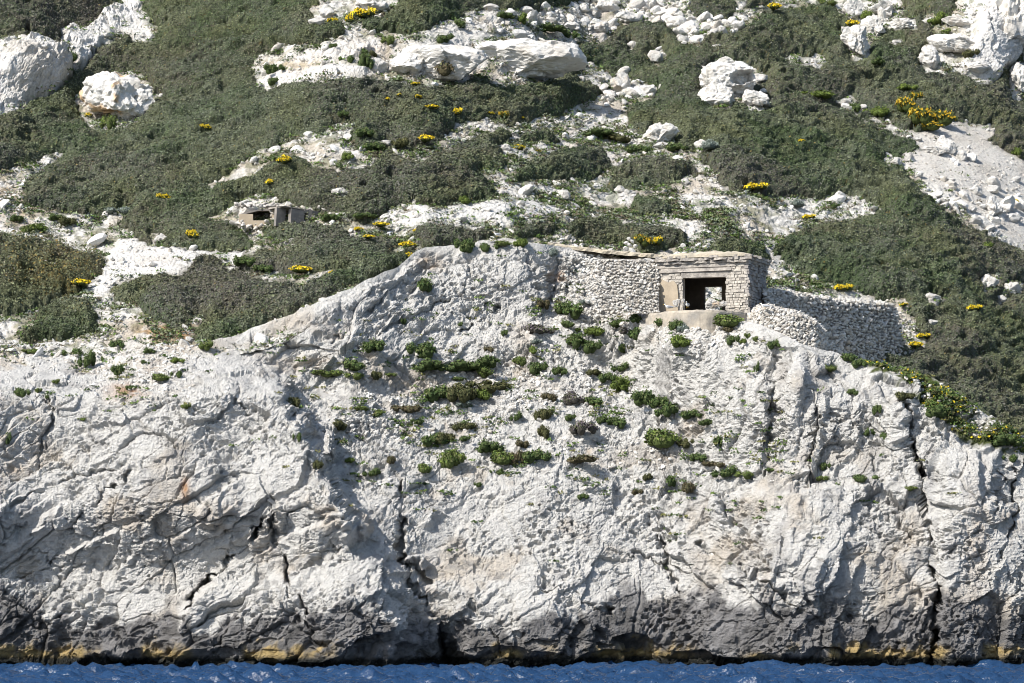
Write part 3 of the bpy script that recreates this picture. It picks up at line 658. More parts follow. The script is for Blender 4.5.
PAL = {'olive': (.135, .145, .075), 'green': (.09, .125, .055), 'grey': (.16, .17, .13), 'brown': (.165, .14, .11), 'purple': (.145, .13, .135), 'light': (.23, .24, .15), 'ochre': (.28, .18, .05), 'dark': (.05, .06, .035)}
PAL = {k: np.array(v) for k, v in PAL.items()}
def scrub_colours(pos, px, py, r, own=None):
    n = len(pos)
    _, _, _, ci_ = worley((pos+.5*np.stack([fbm(pos/1.5, 2, 431)]*3, -1))/np.array([2.3, 2.0, 1.3])+1, 441); _, _, _, cj_ = worley(pos/np.array([1.0, .9, .7])+4, 447)
    a = 1.5*fbm(pos/3.0, 3, 401); b = fbm(pos/1.2, 3, 411); l = 1.3*fbm(pos/7, 2, 421)
    brown = np.clip(gs(px, py, 210, 295, 90, 30)+.8*gs(px, py, 80, 20, 60, 30)+.6*gs(px, py, 190, 232, 60, 12)+.5*gs(px, py, 820, 50, 80, 30)+.5*gs(px, py, 470, 232, 40, 10)+.5*gs(px, py, 640, 235, 60, 12)+.5*gs(px, py, 880, 70, 60, 25), 0, 1)
    grey = np.clip(gs(px, py, 230, 120, 170, 40, -.3)+.7*gs(px, py, 350, 255, 60, 20)+.6*gs(px, py, 560, 160, 40, 15)+.5*gs(px, py, 970, 100, 60, 20), 0, 1)
    och = np.clip(gs(px, py, 60, 268, 60, 28), 0, 1)
    w = np.stack([.5+1.0*a+.7*(ci_ < .3), .5-1.0*a+.4*b+.8*((ci_ > .3) & (ci_ < .52)),   .4+1.1*grey+.8*b+.6*((ci_ > .52) & (ci_ < .72)), .10+1.5*brown+.9*l+.5*(ci_ > .86)+.8*(cj_ > .9), .05+1.2*brown+.8*l-.5*a, .12+.3*b+.4*a+.5*(cj_ < .12), .0+.9*och, .3+.5*((ci_ > .72) & (ci_ < .86))], 1)
    w = np.clip(w, .02, None); w /= w.sum(1, keepdims=True)
    cs = np.cumsum(w, 1); u = r.random(n)[:, None]; k = (u > cs).sum(1).clip(0, 7)
    base = np.stack([PAL[q] for q in ('olive', 'green', 'grey', 'brown', 'purple', 'light', 'ochre', 'dark')])
    mean = w@base
    c = (.5*base[k]+.5*mean)*np.array([.84, .88, .86])
    return c*(.75+.5*r.random((n, 1)))

scrub_info = {
 'mass': ('dense low olive green garrigue scrub covering the upper slope', 'scrub', 'stuff', 'scrub'),
 's0': ('dark rounded scrub dome among white boulders at the hill top edge', 'shrub', None, 'low_shrub'),
 's1': ('long sloping belt of brownish green scrub just above the small ruined bunker', 'shrub', None, 'low_shrub'),
 's2': ('two dark grey green scrub clumps bordering pale stony ground uphill of the cliff crest', 'shrub', None, 'low_shrub'),
 's3': ('rounded grey green scrub mound below the stony path, uphill of the cliff crest', 'shrub', None, 'low_shrub'),
 's4': ('dark brown green scrub mound right under the big white boulder on the slope', 'shrub', None, 'low_shrub'),
 's5': ('small brown scrub mound amid green weeds and rubble above the bunker', 'shrub', None, 'low_shrub'),
 's6': ('flat wide brown green scrub strip just behind the concrete coping', 'shrub', None, 'low_shrub'),
 's7': ('small dark olive shrub clump at the cliff crest left of the coping', 'shrub', None, 'low_shrub'),
 's8': ('brownish low scrub strip directly behind the highest rock crest', 'shrub', None, 'low_shrub'),
 's9': ('small purple brown shrub beside two white stones above the bunker', 'shrub', None, 'low_shrub'),
 's10': ('low green scrub patch peeping over the bunker roof', 'shrub', None, 'low_shrub'),
 's11': ('dark scrub filling the cleft beside the tall rock tower', 'shrub', None, 'low_shrub'),
 'm1': ('dark brown scrub mound with one yellow flowering tuft, left of the small bunker', 'shrub', None, 'low_shrub'),
 'm2': ('little isolated olive green scrub cushion on the white stony ground', 'shrub', None, 'low_shrub'),
 'm3': ('wide purple grey scrub mound above the orange soil patch', 'shrub', None, 'low_shrub'),
 'm4': ('long narrow green scrub strip lying along the rock crest', 'shrub', None, 'low_shrub'),
 'm5': ('broad grey green scrub dome below the small ruined bunker', 'shrub', None, 'low_shrub'),
 'm6': ('tall straggly green and orange bush mass with a bleached dead branch', 'shrub', None, 'low_shrub'),
 'm7': ('dark olive scrub mound under the straggly orange green bushes', 'shrub', None, 'low_shrub')}
own_f = owner.ravel()
qall = gridfaces(HR, HC)
Sf = S.ravel()
qS = Sf[qall].max(1) > -1.5
infr = (hpx > -150) & (hpx < 1175)
for key, (lab, cat, kind, nm) in scrub_info.items():
    r = np.random.default_rng(abs(hash(key)) % 1000 if False else sum(map(ord, key)))
    qm = qS & (own_f[qall[:, 0]] == key)
    q = qall[qm]
    if len(q) == 0: print('EMPTY', key); continue
    uq, inv = np.unique(q, return_inverse=True)
    Vb = SV[uq]; Fb = inv.reshape(q.shape)
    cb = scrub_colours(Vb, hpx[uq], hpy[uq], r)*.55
    # leaf sprays
    cand = q[(Sf[q[:, 0]] > -.5)]
    inview = (hpx[cand[:, 0]] > -40) & (hpx[cand[:, 0]] < 1064) & (hpy[cand[:, 0]] > -20) & (hpy[cand[:, 0]] < hcrest[np.clip(((hpx[cand[:, 0]]-HX[0])/1.2).astype(int), 0, HC-1)]+12)
    dens = np.where(inview, 1.9, .25)
    cnt = (dens+r.random(len(cand))).astype(int)
    cand = np.repeat(cand, cnt, 0)
    uv = r.random((len(cand), 2))
    A, B, C, D = SV[cand[:, 0]], SV[cand[:, 1]], SV[cand[:, 2]], SV[cand[:, 3]]
    pos = (A*(1-uv[:, :1])+B*uv[:, :1])*(1-uv[:, 1:])+(D*(1-uv[:, :1])+C*uv[:, :1])*uv[:, 1:]
    nn = Sn.reshape(-1, 3)[cand[:, 0]]+.50*r.normal(size=(len(cand), 3)); nn /= np.linalg.norm(nn, axis=1, keepdims=True)
    hgt = r.random(len(cand))**1.5*.09
    if key == 'm6': hgt = r.random(len(cand))**2*.65
    pos = pos+Nn[cand[:, 0]]*hgt[:, None]
    sz = .045+.07*r.random(len(cand))**3
    cl = scrub_colours(pos, hpx[cand[:, 0]], hpy[cand[:, 0]], r)
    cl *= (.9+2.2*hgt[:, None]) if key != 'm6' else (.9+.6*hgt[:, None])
    Vq, Fq, Cq = quads(pos, nn, sz, cl, seed=5)
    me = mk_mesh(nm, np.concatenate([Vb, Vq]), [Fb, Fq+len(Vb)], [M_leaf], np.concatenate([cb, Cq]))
    o = link(nm, me); tag(o, lab, cat, group=None if kind else 'scrub mounds on the slope', kind=kind)

# ================================================================== STONES
def ico(sub):
    import bmesh
    bm = bmesh.new(); bmesh.ops.create_icosphere(bm, subdivisions=sub, radius=1)
    V = np.array([v.co[:] for v in bm.verts]); Fc = np.array([[v.index for v in f.verts] for f in bm.faces]); bm.free()
    return V, Fc
ICO = {k: ico(k) for k in (1, 2, 3, 4, 5)}
def chop(V, r, n=9, lo=.62, hi=.95):    # cut an ellipsoid by random planes: angular stone
    V = V.copy()
    for k in range(n):
        d = r.normal(size=3); d /= np.linalg.norm(d); h = r.uniform(lo, hi)
        s = V@d; m = s > h; V[m] -= np.outer(s[m]-h, d)
    return V
STV = {}
for lv, nvar in ((1, 10), (2, 14)):
    STV[lv] = [chop(ICO[lv][0]*(1+.08*np.random.default_rng(k+50).normal(size=(len(ICO[lv][0]), 1))), np.random.default_rng(k), 8) for k in range(nvar)]
def scatter_stones(pos, size, lv, seed, flat=.7, nor=None, cbase=(.69, .675, .64), cvar=.1, warm=.35):
    r = np.random.default_rng(seed); n = len(pos)
    var = r.integers(0, len(STV[lv]), n)
    base = np.stack(STV[lv])[var]                                     # n,v,3
    ang = r.uniform(0, 2*PI, n); tl = r.normal(size=(n, 2))*.35
    sx = r.uniform(.75, 1.35, n); sy = r.uniform(.7, 1.1, n); sz = flat*r.uniform(.7, 1.2, n)
    B = base*np.stack([sx, sy, sz], -1)[:, None, :]*size[:, None, None]
    c, s = np.cos(ang)[:, None], np.sin(ang)[:, None]
    X = B[..., 0]*c-B[..., 1]*s; Y = B[..., 0]*s+B[..., 1]*c; Z = B[..., 2]
    Z2 = Z+X*tl[:, :1]+Y*tl[:, 1:]
    V = np.stack([X, Y, Z2], -1)+pos[:, None, :]
    nv = base.shape[1]
    Fc = ICO[lv][1][None]+(np.arange(n)*nv)[:, None, None]
    cb = np.array(cbase)[None]*(1+cvar*r.normal(size=(n, 1)))
    w = (warm*r.random((n, 1))**2); cb = cb*(1-w)+np.array([.50, .41, .30])*w
    return V.reshape(-1, 3), Fc.reshape(-1, 3), np.repeat(np.clip(cb, .1, .78), nv, 0)
def merge(parts):
    V = []; Fs = []; C = []; o = 0
    for v, f, c in parts:
        V.append(v); Fs.append(f+o); C.append(c); o += len(v)
    return np.concatenate(V), np.concatenate(Fs), np.concatenate(C)

# rubble on the open parts of the hillside
ok = (Sf < -1) & (hpx > -120) & (hpx < 1150) & (hpy > -60)
rw = ok*(1-.8*rockm*rstr)*np.clip(.45+.9*fbm(HV/1.3, 2, 501), .03, 1.5)
rw *= 1-.55*sc_t
blocky = np.clip(gs(hpx, hpy, 620, 10, 90, 28)+gs(hpx, hpy, 950, 200, 50, 30)+gs(hpx, hpy, 700, 30, 40, 14)+.8*gs(hpx, hpy, 640, 95, 40, 14)+gs(hpx, hpy, 1000, 215, 40, 16), 0, 1)
def pick(wt, n, r): return r.choice(len(wt), n, p=wt/wt.sum())
r = np.random.default_rng(77)
pp = []
k = pick(rw, 8500, r); pp.append(scatter_stones(HG[k]+np.array([0, 0, .02]), .04+.10*r.random(len(k))**2, 1, 1))
k = pick(rw*(.15+blocky), 1500, r); pp.append(scatter_stones(HG[k]+np.array([0, 0, .05]), .12+.16*r.random(len(k))**2, 1, 2))
k = pick(rw*(.02+blocky), 420, r); pp.append(scatter_stones(HG[k]+np.array([0, 0, .1]), .22+.35*r.random(len(k))**2, 2, 3))
k = pick(ok*sc_t+1e-9, 2500, r); pp.append(scatter_stones(HG[k], .03+.07*r.random(len(k))**3, 1, 4, cbase=(.60, .57, .53)))
V, Fc, C = merge(pp)
o = link('rubble', mk_mesh('rubble', V, [Fc], [M_stone], C)); tag(o, 'loose white limestone rubble strewn over the open hillside', 'rubble', kind='stuff')

# scree on the ledges of the cliff
pxr, pyr = PX.ravel(), PY.ravel(); PNf = PN.reshape(-1, 3)
upn = nrm[:, 2]
cw = (rub**1.2)*np.clip(upn-.35, 0, 1)*np.clip(.4+.8*fbm(PNf/1.1, 2, 511), .02, 1.5)
cw += .8*(sst(0, 6, sdpoly(pxr, pyr, [(560, 250), (655, 262), (655, 315), (640, 330), (560, 320), (545, 300), (560, 285)])))
cw += .35*(sst(0, 6, sdpoly(pxr, pyr, [(650, 325), (745, 322), (775, 345), (740, 350), (700, 352), (655, 350)])))
cw += .25*sst(0, 10, bd.reshape(NR+NB-1, NC)[:NR].ravel())
cw += .30*(sst(0, 6, sdpoly(pxr, pyr, [(90, 345), (200, 342), (215, 352), (150, 395), (100, 380)])))
pp = []
k = pick(cw, 6500, r); pp.append(scatter_stones(PNf[k], .045+.10*r.random(len(k))**2, 1, 6))
k = pick(cw, 700, r); pp.append(scatter_stones(PNf[k], .10+.08*r.random(len(k)), 1, 7))
V, Fc, C = merge(pp)
o = link('scree', mk_mesh('scree', V, [Fc], [M_stone], C)); tag(o, 'loose broken stones lying on the ledges of the pale cliff', 'scree', kind='stuff')

# ---- big individual boulders
def boulder_mesh(seed, lv=4, warm=0.0, elong=(1, 1, 1)):
    r = np.random.default_rng(seed)
    V = ICO[lv][0].copy(); el = np.array(elong, float)
    V = chop(V, r, 14, .55, .9)
    Vs = V*el*2.0+seed*3.7
    f1, f2, fa, rr = worley(Vs*.8, seed)
    g1, g2, ga, gr = worley(Vs*2.2, seed+5)
    n = V/np.linalg.norm(V, axis=1, keepdims=True)
    d = .22*fa+.12*(rr-.5)+.07*ga+.06*(gr-.5)-.05*np.exp(-((f2-f1)/.08)**2)+.035*fbm(Vs*3, 3, seed)
    if max(elong) > 2.2: d = d*.55
    V = V+n*d[:, None]/el
    if seed == 14:                      # a wide hollow under a brow, lower right
        dn = np.array([.42, -.85, -.25]); dn /= np.linalg.norm(dn); a_ = n@dn
        e_ = np.hypot((n[:, 0]-.40)/.48, (n[:, 2]+.18)/.30); t_ = (1-sst(.75, 1.05, e_))*(n[:, 1] < 0)
        V = V-n*(t_*.0)[:, None]+np.array([0, 1.0, 0])*(t_*.75)[:, None]
    m = fbm(Vs, 3, seed+9)
    c = np.array([.69, .67, .63])*(1+.06*m)[:, None]
    t = sst(.2, .8, fbm(Vs*.8, 3, seed+19))[:, None]*.6; c = c*(1-t)+np.array([.5, .46, .4])*t
    if warm:
        t = sst(.25, .6, fbm(Vs*.9+4, 3, seed+29))[:, None]*warm; c = c*(1-t)+np.array([.55, .36, .18])*t
    return mk_mesh('boulder', V, [ICO[lv][1]], [M_stone], c)
BM = {}
def place_boulder(px, py, w, h, label, seed, lv=3, depth=None, rot=0, group='white boulders on the slope', warm=0, name='boulder', N=False, roll=0, cat='boulder', sink=.2):
    key = (seed, lv, warm)
    if key not in BM: BM[key] = boulder_mesh(seed, lv, warm, (max(1, w/h), 1, max(1, h/w)))
    if N: p, n = lookupN(px, py+h*.35)
    else: p, n, _ = lookupH(px, py+h*.35)
    m = p[1]/F
    o = link(name, BM[key]); W = w*m/2; Hh = h*m/2; Dp = depth if depth else (W+Hh)*.45
    c0 = U(px, py, p[1]+Dp*.25)
    o.location = c0
    o.scale = (W*1.08, Dp, Hh*1.08); o.rotation_euler = (0, roll, 0)
    tag(o, label, cat, group)
    return o
for (px, py, w, h, lab, sd, lv, roll, warm) in big:
    place_boulder(px, py, w, h, lab, sd, lv, roll=-roll*.5, warm=warm, depth=None if w < 60 else 1.6)
# rock tower at the upper right
o = place_boulder(1014, 18, 84, 110, 'tall pale grey rock tower rising at the upper right edge', 95, 5, depth=2.2, roll=.12, name='rock_tower', group=None, cat='rock tower')

# ================================================================== LEAFY PLANTS
def plant_mesh(seed, colours, n=900, flower=None, ff=0.0, lsz=.10, lobes=9, name='shrub'):
    r = np.random.default_rng(seed)
    cs = r.normal(size=(lobes, 3))*np.array([.5, .45, .22]); cs[:, 2] = np.abs(cs[:, 2])+.25
    rs = r.uniform(.22, .55, lobes)
    k = r.integers(0, lobes, n); d = r.normal(size=(n, 3)); d /= np.linalg.norm(d, axis=1, keepdims=True); d[:, 2] = np.abs(d[:, 2])*.9+.05*d[:, 2]
    pos = cs[k]+d*rs[k][:, None]*r.uniform(.72, 1.28, (n, 1)); pos[:, 2] = np.maximum(pos[:, 2], -.1)
    nn = d+.6*r.normal(size=(n, 3)); nn /= np.linalg.norm(nn, axis=1, keepdims=True)
    c = np.array(colours)[r.integers(0, len(colours), n)]*(.65+.6*r.random((n, 1)))
    if flower is not None:
        fm = (r.random(n) < ff) & (pos[:, 2] > .25)
        c[fm] = np.array(flower)*(.8+.4*r.random((fm.sum(), 1)))
    sz = lsz*r.uniform(.7, 1.5, n)
    Vq, Fq, Cq = quads(pos, nn, sz, c, seed=seed)
    parts = [(Vq, Fq, Cq)]
    # inner core lobes in a darkened leaf colour
    iv, fc = ICO[2]
    cv = []; cf = []; o = len(Vq)
    for q in range(lobes):
        v = iv*rs[q]*.78*np.array([1, 1, .9])+cs[q]; v[:, 2] = np.maximum(v[:, 2], -.15)
        cv.append(v); cf.append(fc+o); o += len(v)
    cv = np.concatenate(cv); cf = np.concatenate(cf)
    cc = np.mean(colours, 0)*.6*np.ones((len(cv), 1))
    return mk_mesh(name, np.concatenate([Vq, cv]), [Fq, cf], [M_leaf], np.concatenate([Cq, cc]))
PC = {'dark': [(.075, .12, .04), (.10, .15, .045), (.05, .08, .03), (.12, .14, .055)], 'bright': [(.13, .18, .04), (.17, .22, .05), (.09, .13, .035)],
      'dry': [(.15, .12, .07), (.10, .085, .05), (.09, .095, .045)], 'blue': [(.20, .24, .21), (.26, .30, .27), (.15, .18, .15)], 'olive': [(.09, .095, .04), (.12, .115, .05), (.06, .07, .03)],
      'purple': [(.16, .13, .15), (.13, .12, .10), (.10, .11, .06)], 'mix': [(.09, .14, .04), (.16, .21, .05), (.12, .13, .055)]}
PM = {t: [plant_mesh(900+10*i+j, c) for j in range(3)] for i, (t, c) in enumerate(PC.items())}
GM = [plant_mesh(1000+j, [(.10, .12, .035), (.07, .09, .03)], n=800, flower=(.74, .55, .03), ff=.68 if j < 3 else .35, lsz=.12) for j in range(5)]
OM = [plant_mesh(1100+j, [(.10, .13, .035), (.08, .10, .03)], n=700, flower=(.50, .33, .03), ff=.45, lsz=.12) for j in range(2)]
M_st = M_wood
landmarksN = [('curved bunker parapet', 697, 315), ('bunker right corner', 760, 310), ('dry stone bank', 610, 285), ('rock crest top', 480, 245), ('left rock ridge top', 250, 352), ('orange soil patch', 170, 335),
  ('deep right crack', 912, 440), ('left cliff mass', 60, 400), ('pale central slab', 540, 520), ('square dry wall end', 905, 360), ('ridge gully', 350, 440), ('tall smooth cliff face', 820, 430)]
tname = {'dark': 'dark green', 'bright': 'bright yellow green', 'dry': 'brownish dry', 'blue': 'grey blue', 'olive': 'olive', 'purple': 'purplish', 'mix': 'mid green'}
used = set()
def where(px, py, marks):
    b = min(marks, key=lambda m: math.hypot(m[1]-px, m[2]-py)); dx, dy = px-b[1], py-b[2]; d = math.hypot(dx, dy)/21
    v = 'below' if dy > 0 else 'above'; h = 'right of' if dx > 0 else 'left of'
    if abs(dx) > 2.2*abs(dy): s = h
    elif abs(dy) > 2.2*abs(dx): s = v
    else: s = f'{v} {h}' if False else ('lower ' if dy > 0 else 'upper ')+h
    return f'{d:.1f} m {s} the {b[0]}' if d >= .8 else f'at the {b[0]}'
def uniq(lab):
    if lab in used: print('DUP', lab)
    used.add(lab); return lab
def plant(px, py, w, h, t, N=True, marks=None, name='shrub', cat='bush', grp='bushes on the cliff', sizef=1.15):
    if t == 'gorse': sizef = .95
    if N: p, n = lookupN(px, py+h*.35)
    else: p, n, s = lookupH(px, py+h*.35)
    m = p[1]/F
    if not N and s > 0:                  # rooted in the scrub: lift it to the scrub's surface
        ci = int(np.clip(round((px-HX[0])/1.2), 0, HC-1)); pyc = HY-(SVg[:, ci, 2]-CAMZ)/SVg[:, ci, 1]*F
        r_ = int(np.argmin(np.abs(pyc-(py+h*.4)))); p = SVg[r_, ci].copy()
    j = int(px*7+py*3)
    me = PM[t][j % 3] if t in PM else (GM[j % 3] if t == 'gorse' else OM[j % 2])
    o = link(name, me)
    c0 = U(px, py+h*.42, p[1]-.05); o.location = c0
    W = w*m; Hh = h*m
    o.scale = (W/1.75*sizef, min(W, 1.2)/1.9*sizef, Hh/1.05*sizef); o.rotation_euler = (0, 0, j % 7)
    if abs(W-Hh) > .4: o.rotation_euler = (0, 0, (j % 3)*.2)
    sz = 'tiny' if w*h < 45 else 'small' if w*h < 110 else 'medium' if w*h < 240 else 'large'
    shp = 'flat' if w > 2*h else 'round' if w < 1.45*h else 'spreading'
    lab = f"{sz} {shp} {tname.get(t, 'yellow' if t == 'gorse' else 'ochre')} {'bush' if t in tname else 'gorse'} {where(px, py, marks or landmarksN)}"
    tag(o, uniq(lab), cat, grp)
    return o
bushes = [(30, 352, 14, 6, 'mix'), (77, 354, 14, 9, 'dark'), (88, 362, 11, 14, 'dark'), (117, 345, 13, 10, 'dark'), (119, 371, 11, 11, 'dark'), (103, 361, 4, 6, 'dark'), (56, 382, 7, 4, 'mix'), (20, 393, 12, 9, 'dark'), (8, 439, 6, 12, 'dark'), (38, 391, 6, 4, 'mix'),
 (148, 352, 8, 5, 'dark'), (145, 363, 5, 4, 'dark'), (176, 361, 9, 5, 'bright'), (160, 378, 16, 7, 'mix'), (179, 375, 8, 7, 'dark'), (206, 347, 13, 8, 'mix'), (132, 388, 10, 5, 'dark'), (186, 407, 9, 5, 'mix'), (82, 420, 5, 3, 'bright'), (49, 398, 5, 4, 'dark'),
 (372, 347, 19, 13, 'dark'), (355, 368, 19, 11, 'dark'), (356, 377, 15, 6, 'mix'), (327, 374, 26, 8, 'mix'), (377, 376, 9, 9, 'olive'), (390, 375, 8, 4, 'mix'), (425, 352, 21, 17, 'dark'), (427, 368, 20, 11, 'dark'), (460, 369, 30, 10, 'dark'), (488, 363, 24, 12, 'dark'), (485, 374, 14, 8, 'mix'),
 (489, 350, 8, 7, 'dry'), (458, 379, 12, 4, 'dark'), (438, 395, 26, 16, 'dark'), (462, 396, 24, 18, 'olive'), (480, 397, 16, 8, 'bright'), (464, 405, 13, 8, 'blue'), (490, 388, 30, 12, 'olive'), (340, 426, 15, 9, 'olive'), (293, 404, 12, 14, 'olive'), (361, 409, 12, 5, 'mix'), (379, 413, 10, 6, 'mix'),
 (405, 410, 20, 9, 'dry'), (419, 422, 10, 6, 'dark'), (432, 441, 20, 12, 'dark'), (446, 439, 15, 12, 'olive'), (464, 439, 10, 6, 'dark'), (467, 427, 16, 9, 'olive'), (451, 461, 20, 18, 'mix'), (424, 469, 12, 9, 'mix'), (487, 450, 18, 12, 'dark'), (502, 459, 22, 13, 'mix'), (500, 473, 10, 6, 'dark'), (479, 485, 6, 5, 'dark'),
 (373, 474, 12, 7, 'dark'), (391, 461, 9, 9, 'dry'), (318, 466, 8, 8, 'olive'), (450, 454, 14, 8, 'dark'), (350, 461, 8, 5, 'bright'), (299, 438, 6, 9, 'dark'),
 (576, 341, 19, 15, 'dark'), (590, 348, 17, 13, 'dark'), (592, 333, 18, 8, 'bright'), (623, 349, 10, 9, 'dark'), (638, 335, 17, 13, 'dark'), (640, 321, 15, 9, 'dark'), (680, 343, 19, 11, 'bright'), (731, 341, 12, 10, 'dark'), (743, 342, 6, 5, 'bright'), (747, 336, 5, 6, 'mix'), (755, 340, 5, 5, 'mix'), (774, 345, 12, 9, 'dark'),
 (534, 352, 11, 6, 'bright'), (536, 369, 17, 12, 'dark'), (520, 362, 10, 9, 'mix'), (561, 372, 11, 10, 'dark'), (594, 374, 13, 7, 'olive'), (606, 378, 14, 10, 'dark'), (622, 369, 12, 8, 'dark'), (621, 388, 17, 12, 'bright'), (644, 399, 20, 15, 'dark'), (657, 403, 16, 12, 'dark'), (669, 412, 22, 16, 'dark'), (690, 415, 18, 9, 'dark'), (707, 423, 18, 6, 'dark'),
 (594, 402, 15, 10, 'dark'), (572, 401, 18, 11, 'purple'), (551, 398, 12, 8, 'dry'), (545, 415, 12, 12, 'olive'), (569, 418, 10, 7, 'dark'), (582, 430, 18, 14, 'purple'), (606, 421, 12, 9, 'dark'), (618, 423, 14, 12, 'dark'), (661, 440, 32, 18, 'mix'), (685, 444, 12, 9, 'olive'), (543, 434, 8, 13, 'olive'), (534, 457, 22, 13, 'dark'), (578, 461, 28, 9, 'dry'), (524, 445, 10, 8, 'dry'),
 (699, 458, 13, 9, 'dark'), (714, 465, 18, 8, 'dry'), (727, 474, 18, 10, 'dark'), (746, 476, 14, 7, 'mix'), (671, 482, 12, 11, 'dark'), (688, 489, 14, 12, 'dry'), (648, 479, 9, 8, 'olive'), (639, 493, 10, 7, 'dry'), (582, 497, 9, 6, 'dark'), (757, 369, 4, 9, 'dark'), (720, 442, 8, 11, 'dark'), (517, 418, 8, 8, 'dark'), (515, 460, 12, 14, 'dry'),
 (467, 247, 15, 14, 'dark'), (485, 248, 12, 9, 'dark'), (425, 286, 17, 13, 'dark'), (570, 311, 22, 17, 'dark'), (568, 326, 12, 7, 'dark'), (521, 244, 12, 8, 'bright'), (553, 253, 11, 8, 'blue'), (543, 331, 22, 11, 'purple'), (504, 333, 6, 6, 'dark'), (540, 342, 12, 5, 'blue'), (545, 305, 10, 10, 'dry'), (580, 291, 8, 10, 'dark'), (636, 267, 12, 5, 'bright'), (583, 303, 14, 5, 'blue'),
 (616, 325, 15, 8, 'dark'), (662, 323, 15, 8, 'dark'), (675, 326, 12, 11, 'dark'), (683, 329, 9, 8, 'blue'), (727, 322, 27, 12, 'mix'), (728, 330, 14, 6, 'dry'), (625, 332, 10, 7, 'purple'), (404, 322, 5, 6, 'dark'), (502, 244, 16, 5, 'mix'), (460, 325, 5, 4, 'dark'),
 (830, 369, 12, 6, 'mix'), (848, 358, 14, 8, 'dark'), (858, 364, 12, 9, 'dark'), (876, 410, 8, 10, 'dark'), (868, 434, 8, 7, 'dark'), (884, 437, 9, 8, 'dark'), (938, 413, 26, 13, 'dark'), (905, 397, 16, 9, 'olive'), (824, 467, 9, 8, 'dark'), (860, 479, 16, 8, 'dark'), (910, 489, 10, 5, 'mix'), (1003, 443, 20, 12, 'dark'), (1013, 459, 10, 8, 'dark'), (823, 479, 12, 5, 'mix'), (770, 470, 8, 4, 'dark'), (853, 393, 7, 6, 'dark')]
for b in bushes: plant(*b)
HM = [('small ruined bunker', 278, 218), ('brown scrub mound', 190, 235), ('big smooth slab', 490, 58), ('isolated stained outcrop', 117, 98), ('gravel slope', 985, 165), ('round pitted boulder', 857, 43), ('bright angular boulder', 660, 136), ('main bunker roof', 710, 252),
      ('square dry wall end', 900, 305), ('hollow rock', 735, 85), ('straggly orange bushes', 60, 265), ('two edge boulders', 1000, 284), ('bush on the slab', 435, 70)]
gorse = [(86, 115, 8, 7), (207, 127, 9, 6), (192, 234, 13, 9), (80, 283, 21, 9), (165, 197, 11, 7), (286, 160, 15, 9), (270, 182, 9, 7), (299, 270, 24, 9), (357, 229, 11, 5), (380, 225, 18, 6), (368, 237, 13, 5), (406, 245, 18, 8), (408, 255, 14, 6), (415, 231, 6, 5), (331, 273, 7, 5),
 (347, 19, 9, 9), (360, 14, 20, 13), (335, 20, 13, 7), (416, 84, 10, 4), (399, 95, 5, 3), (388, 99, 5, 4), (420, 97, 8, 4), (430, 107, 15, 5), (456, 112, 8, 9), (425, 139, 17, 9), (520, 148, 14, 7), (538, 152, 8, 5), (657, 242, 12, 10), (753, 187, 19, 9), (840, 288, 16, 8), (807, 217, 11, 6), (773, 7, 15, 8),
 (851, 24, 15, 8), (1012, 201, 11, 7), (802, 141, 8, 4), (972, 308, 13, 7), (921, 336, 12, 6), (914, 345, 16, 8), (903, 305, 10, 4), (901, 335, 5, 6), (492, 113, 5, 3), (523, 118, 5, 3)]
for g_ in gorse: plant(*g_, 'gorse', N=False, marks=HM, name='gorse_bush', cat='gorse', grp='yellow flowering gorse bushes')
og = [(905, 105, 20, 16), (920, 116, 26, 18), (940, 118, 28, 16), (928, 126, 26, 10), (916, 96, 12, 8), (643, 241, 16, 12), (503, 116, 9, 9)]
for g_ in og: plant(*g_, 'ochreg', N=False, marks=HM, name='gorse_bush', cat='gorse', grp='olive gorse bushes with thin bloom')
hb = [(877, 114, 15, 9, 'bright'), (1016, 153, 9, 8, 'bright'), (435, 70, 32, 20, 'dry'), (272, 70, 12, 10, 'dark'), (272, 82, 10, 8, 'dark'), (283, 69, 6, 6, 'dark'), (350, 60, 10, 8, 'dark'), (364, 65, 10, 16, 'dark'), (389, 42, 10, 8, 'mix'), (443, 40, 16, 9, 'dark'), (460, 25, 10, 7, 'dark'), (502, 17, 14, 6, 'dark'),
 (332, 47, 8, 6, 'dark'), (364, 53, 8, 6, 'dark'), (373, 55, 9, 6, 'olive'), (522, 22, 12, 9, 'bright'), (547, 30, 22, 7, 'dark'), (565, 34, 14, 10, 'dark'), (71, 57, 14, 10, 'dark'), (110, 126, 12, 14, 'mix'), (55, 219, 12, 6, 'dark'), (40, 229, 12, 7, 'bright'), (28, 230, 12, 8, 'mix'), (17, 219, 14, 6, 'dark'), (117, 211, 16, 7, 'blue'), (68, 222, 14, 9, 'olive'),
 (246, 262, 18, 10, 'dark'), (328, 219, 12, 7, 'dark'), (264, 269, 16, 8, 'dark'), (363, 216, 18, 6, 'dark'), (464, 201, 10, 7, 'bright'), (342, 114, 8, 6, 'dark'), (363, 133, 14, 9, 'dark'), (400, 144, 14, 9, 'olive'), (372, 147, 16, 8, 'dark'), (348, 158, 10, 7, 'bright'), (709, 147, 18, 9, 'blue'), (675, 148, 18, 8, 'dark'), (636, 150, 20, 9, 'dark'), (615, 140, 20, 8, 'olive'), (595, 135, 24, 8, 'dark'),
 (855, 108, 10, 9, 'dark'), (820, 96, 20, 7, 'bright'), (905, 88, 12, 6, 'bright'), (939, 22, 14, 10, 'bright'), (948, 32, 10, 6, 'mix'), (971, 55, 14, 10, 'olive'), (865, 18, 10, 9, 'bright'), (833, 207, 10, 6, 'dark'), (878, 62, 14, 6, 'dark'), (985, 247, 10, 6, 'bright'), (796, 205, 16, 7, 'blue'), (884, 7, 12, 6, 'mix'), (830, 4, 14, 6, 'mix')]
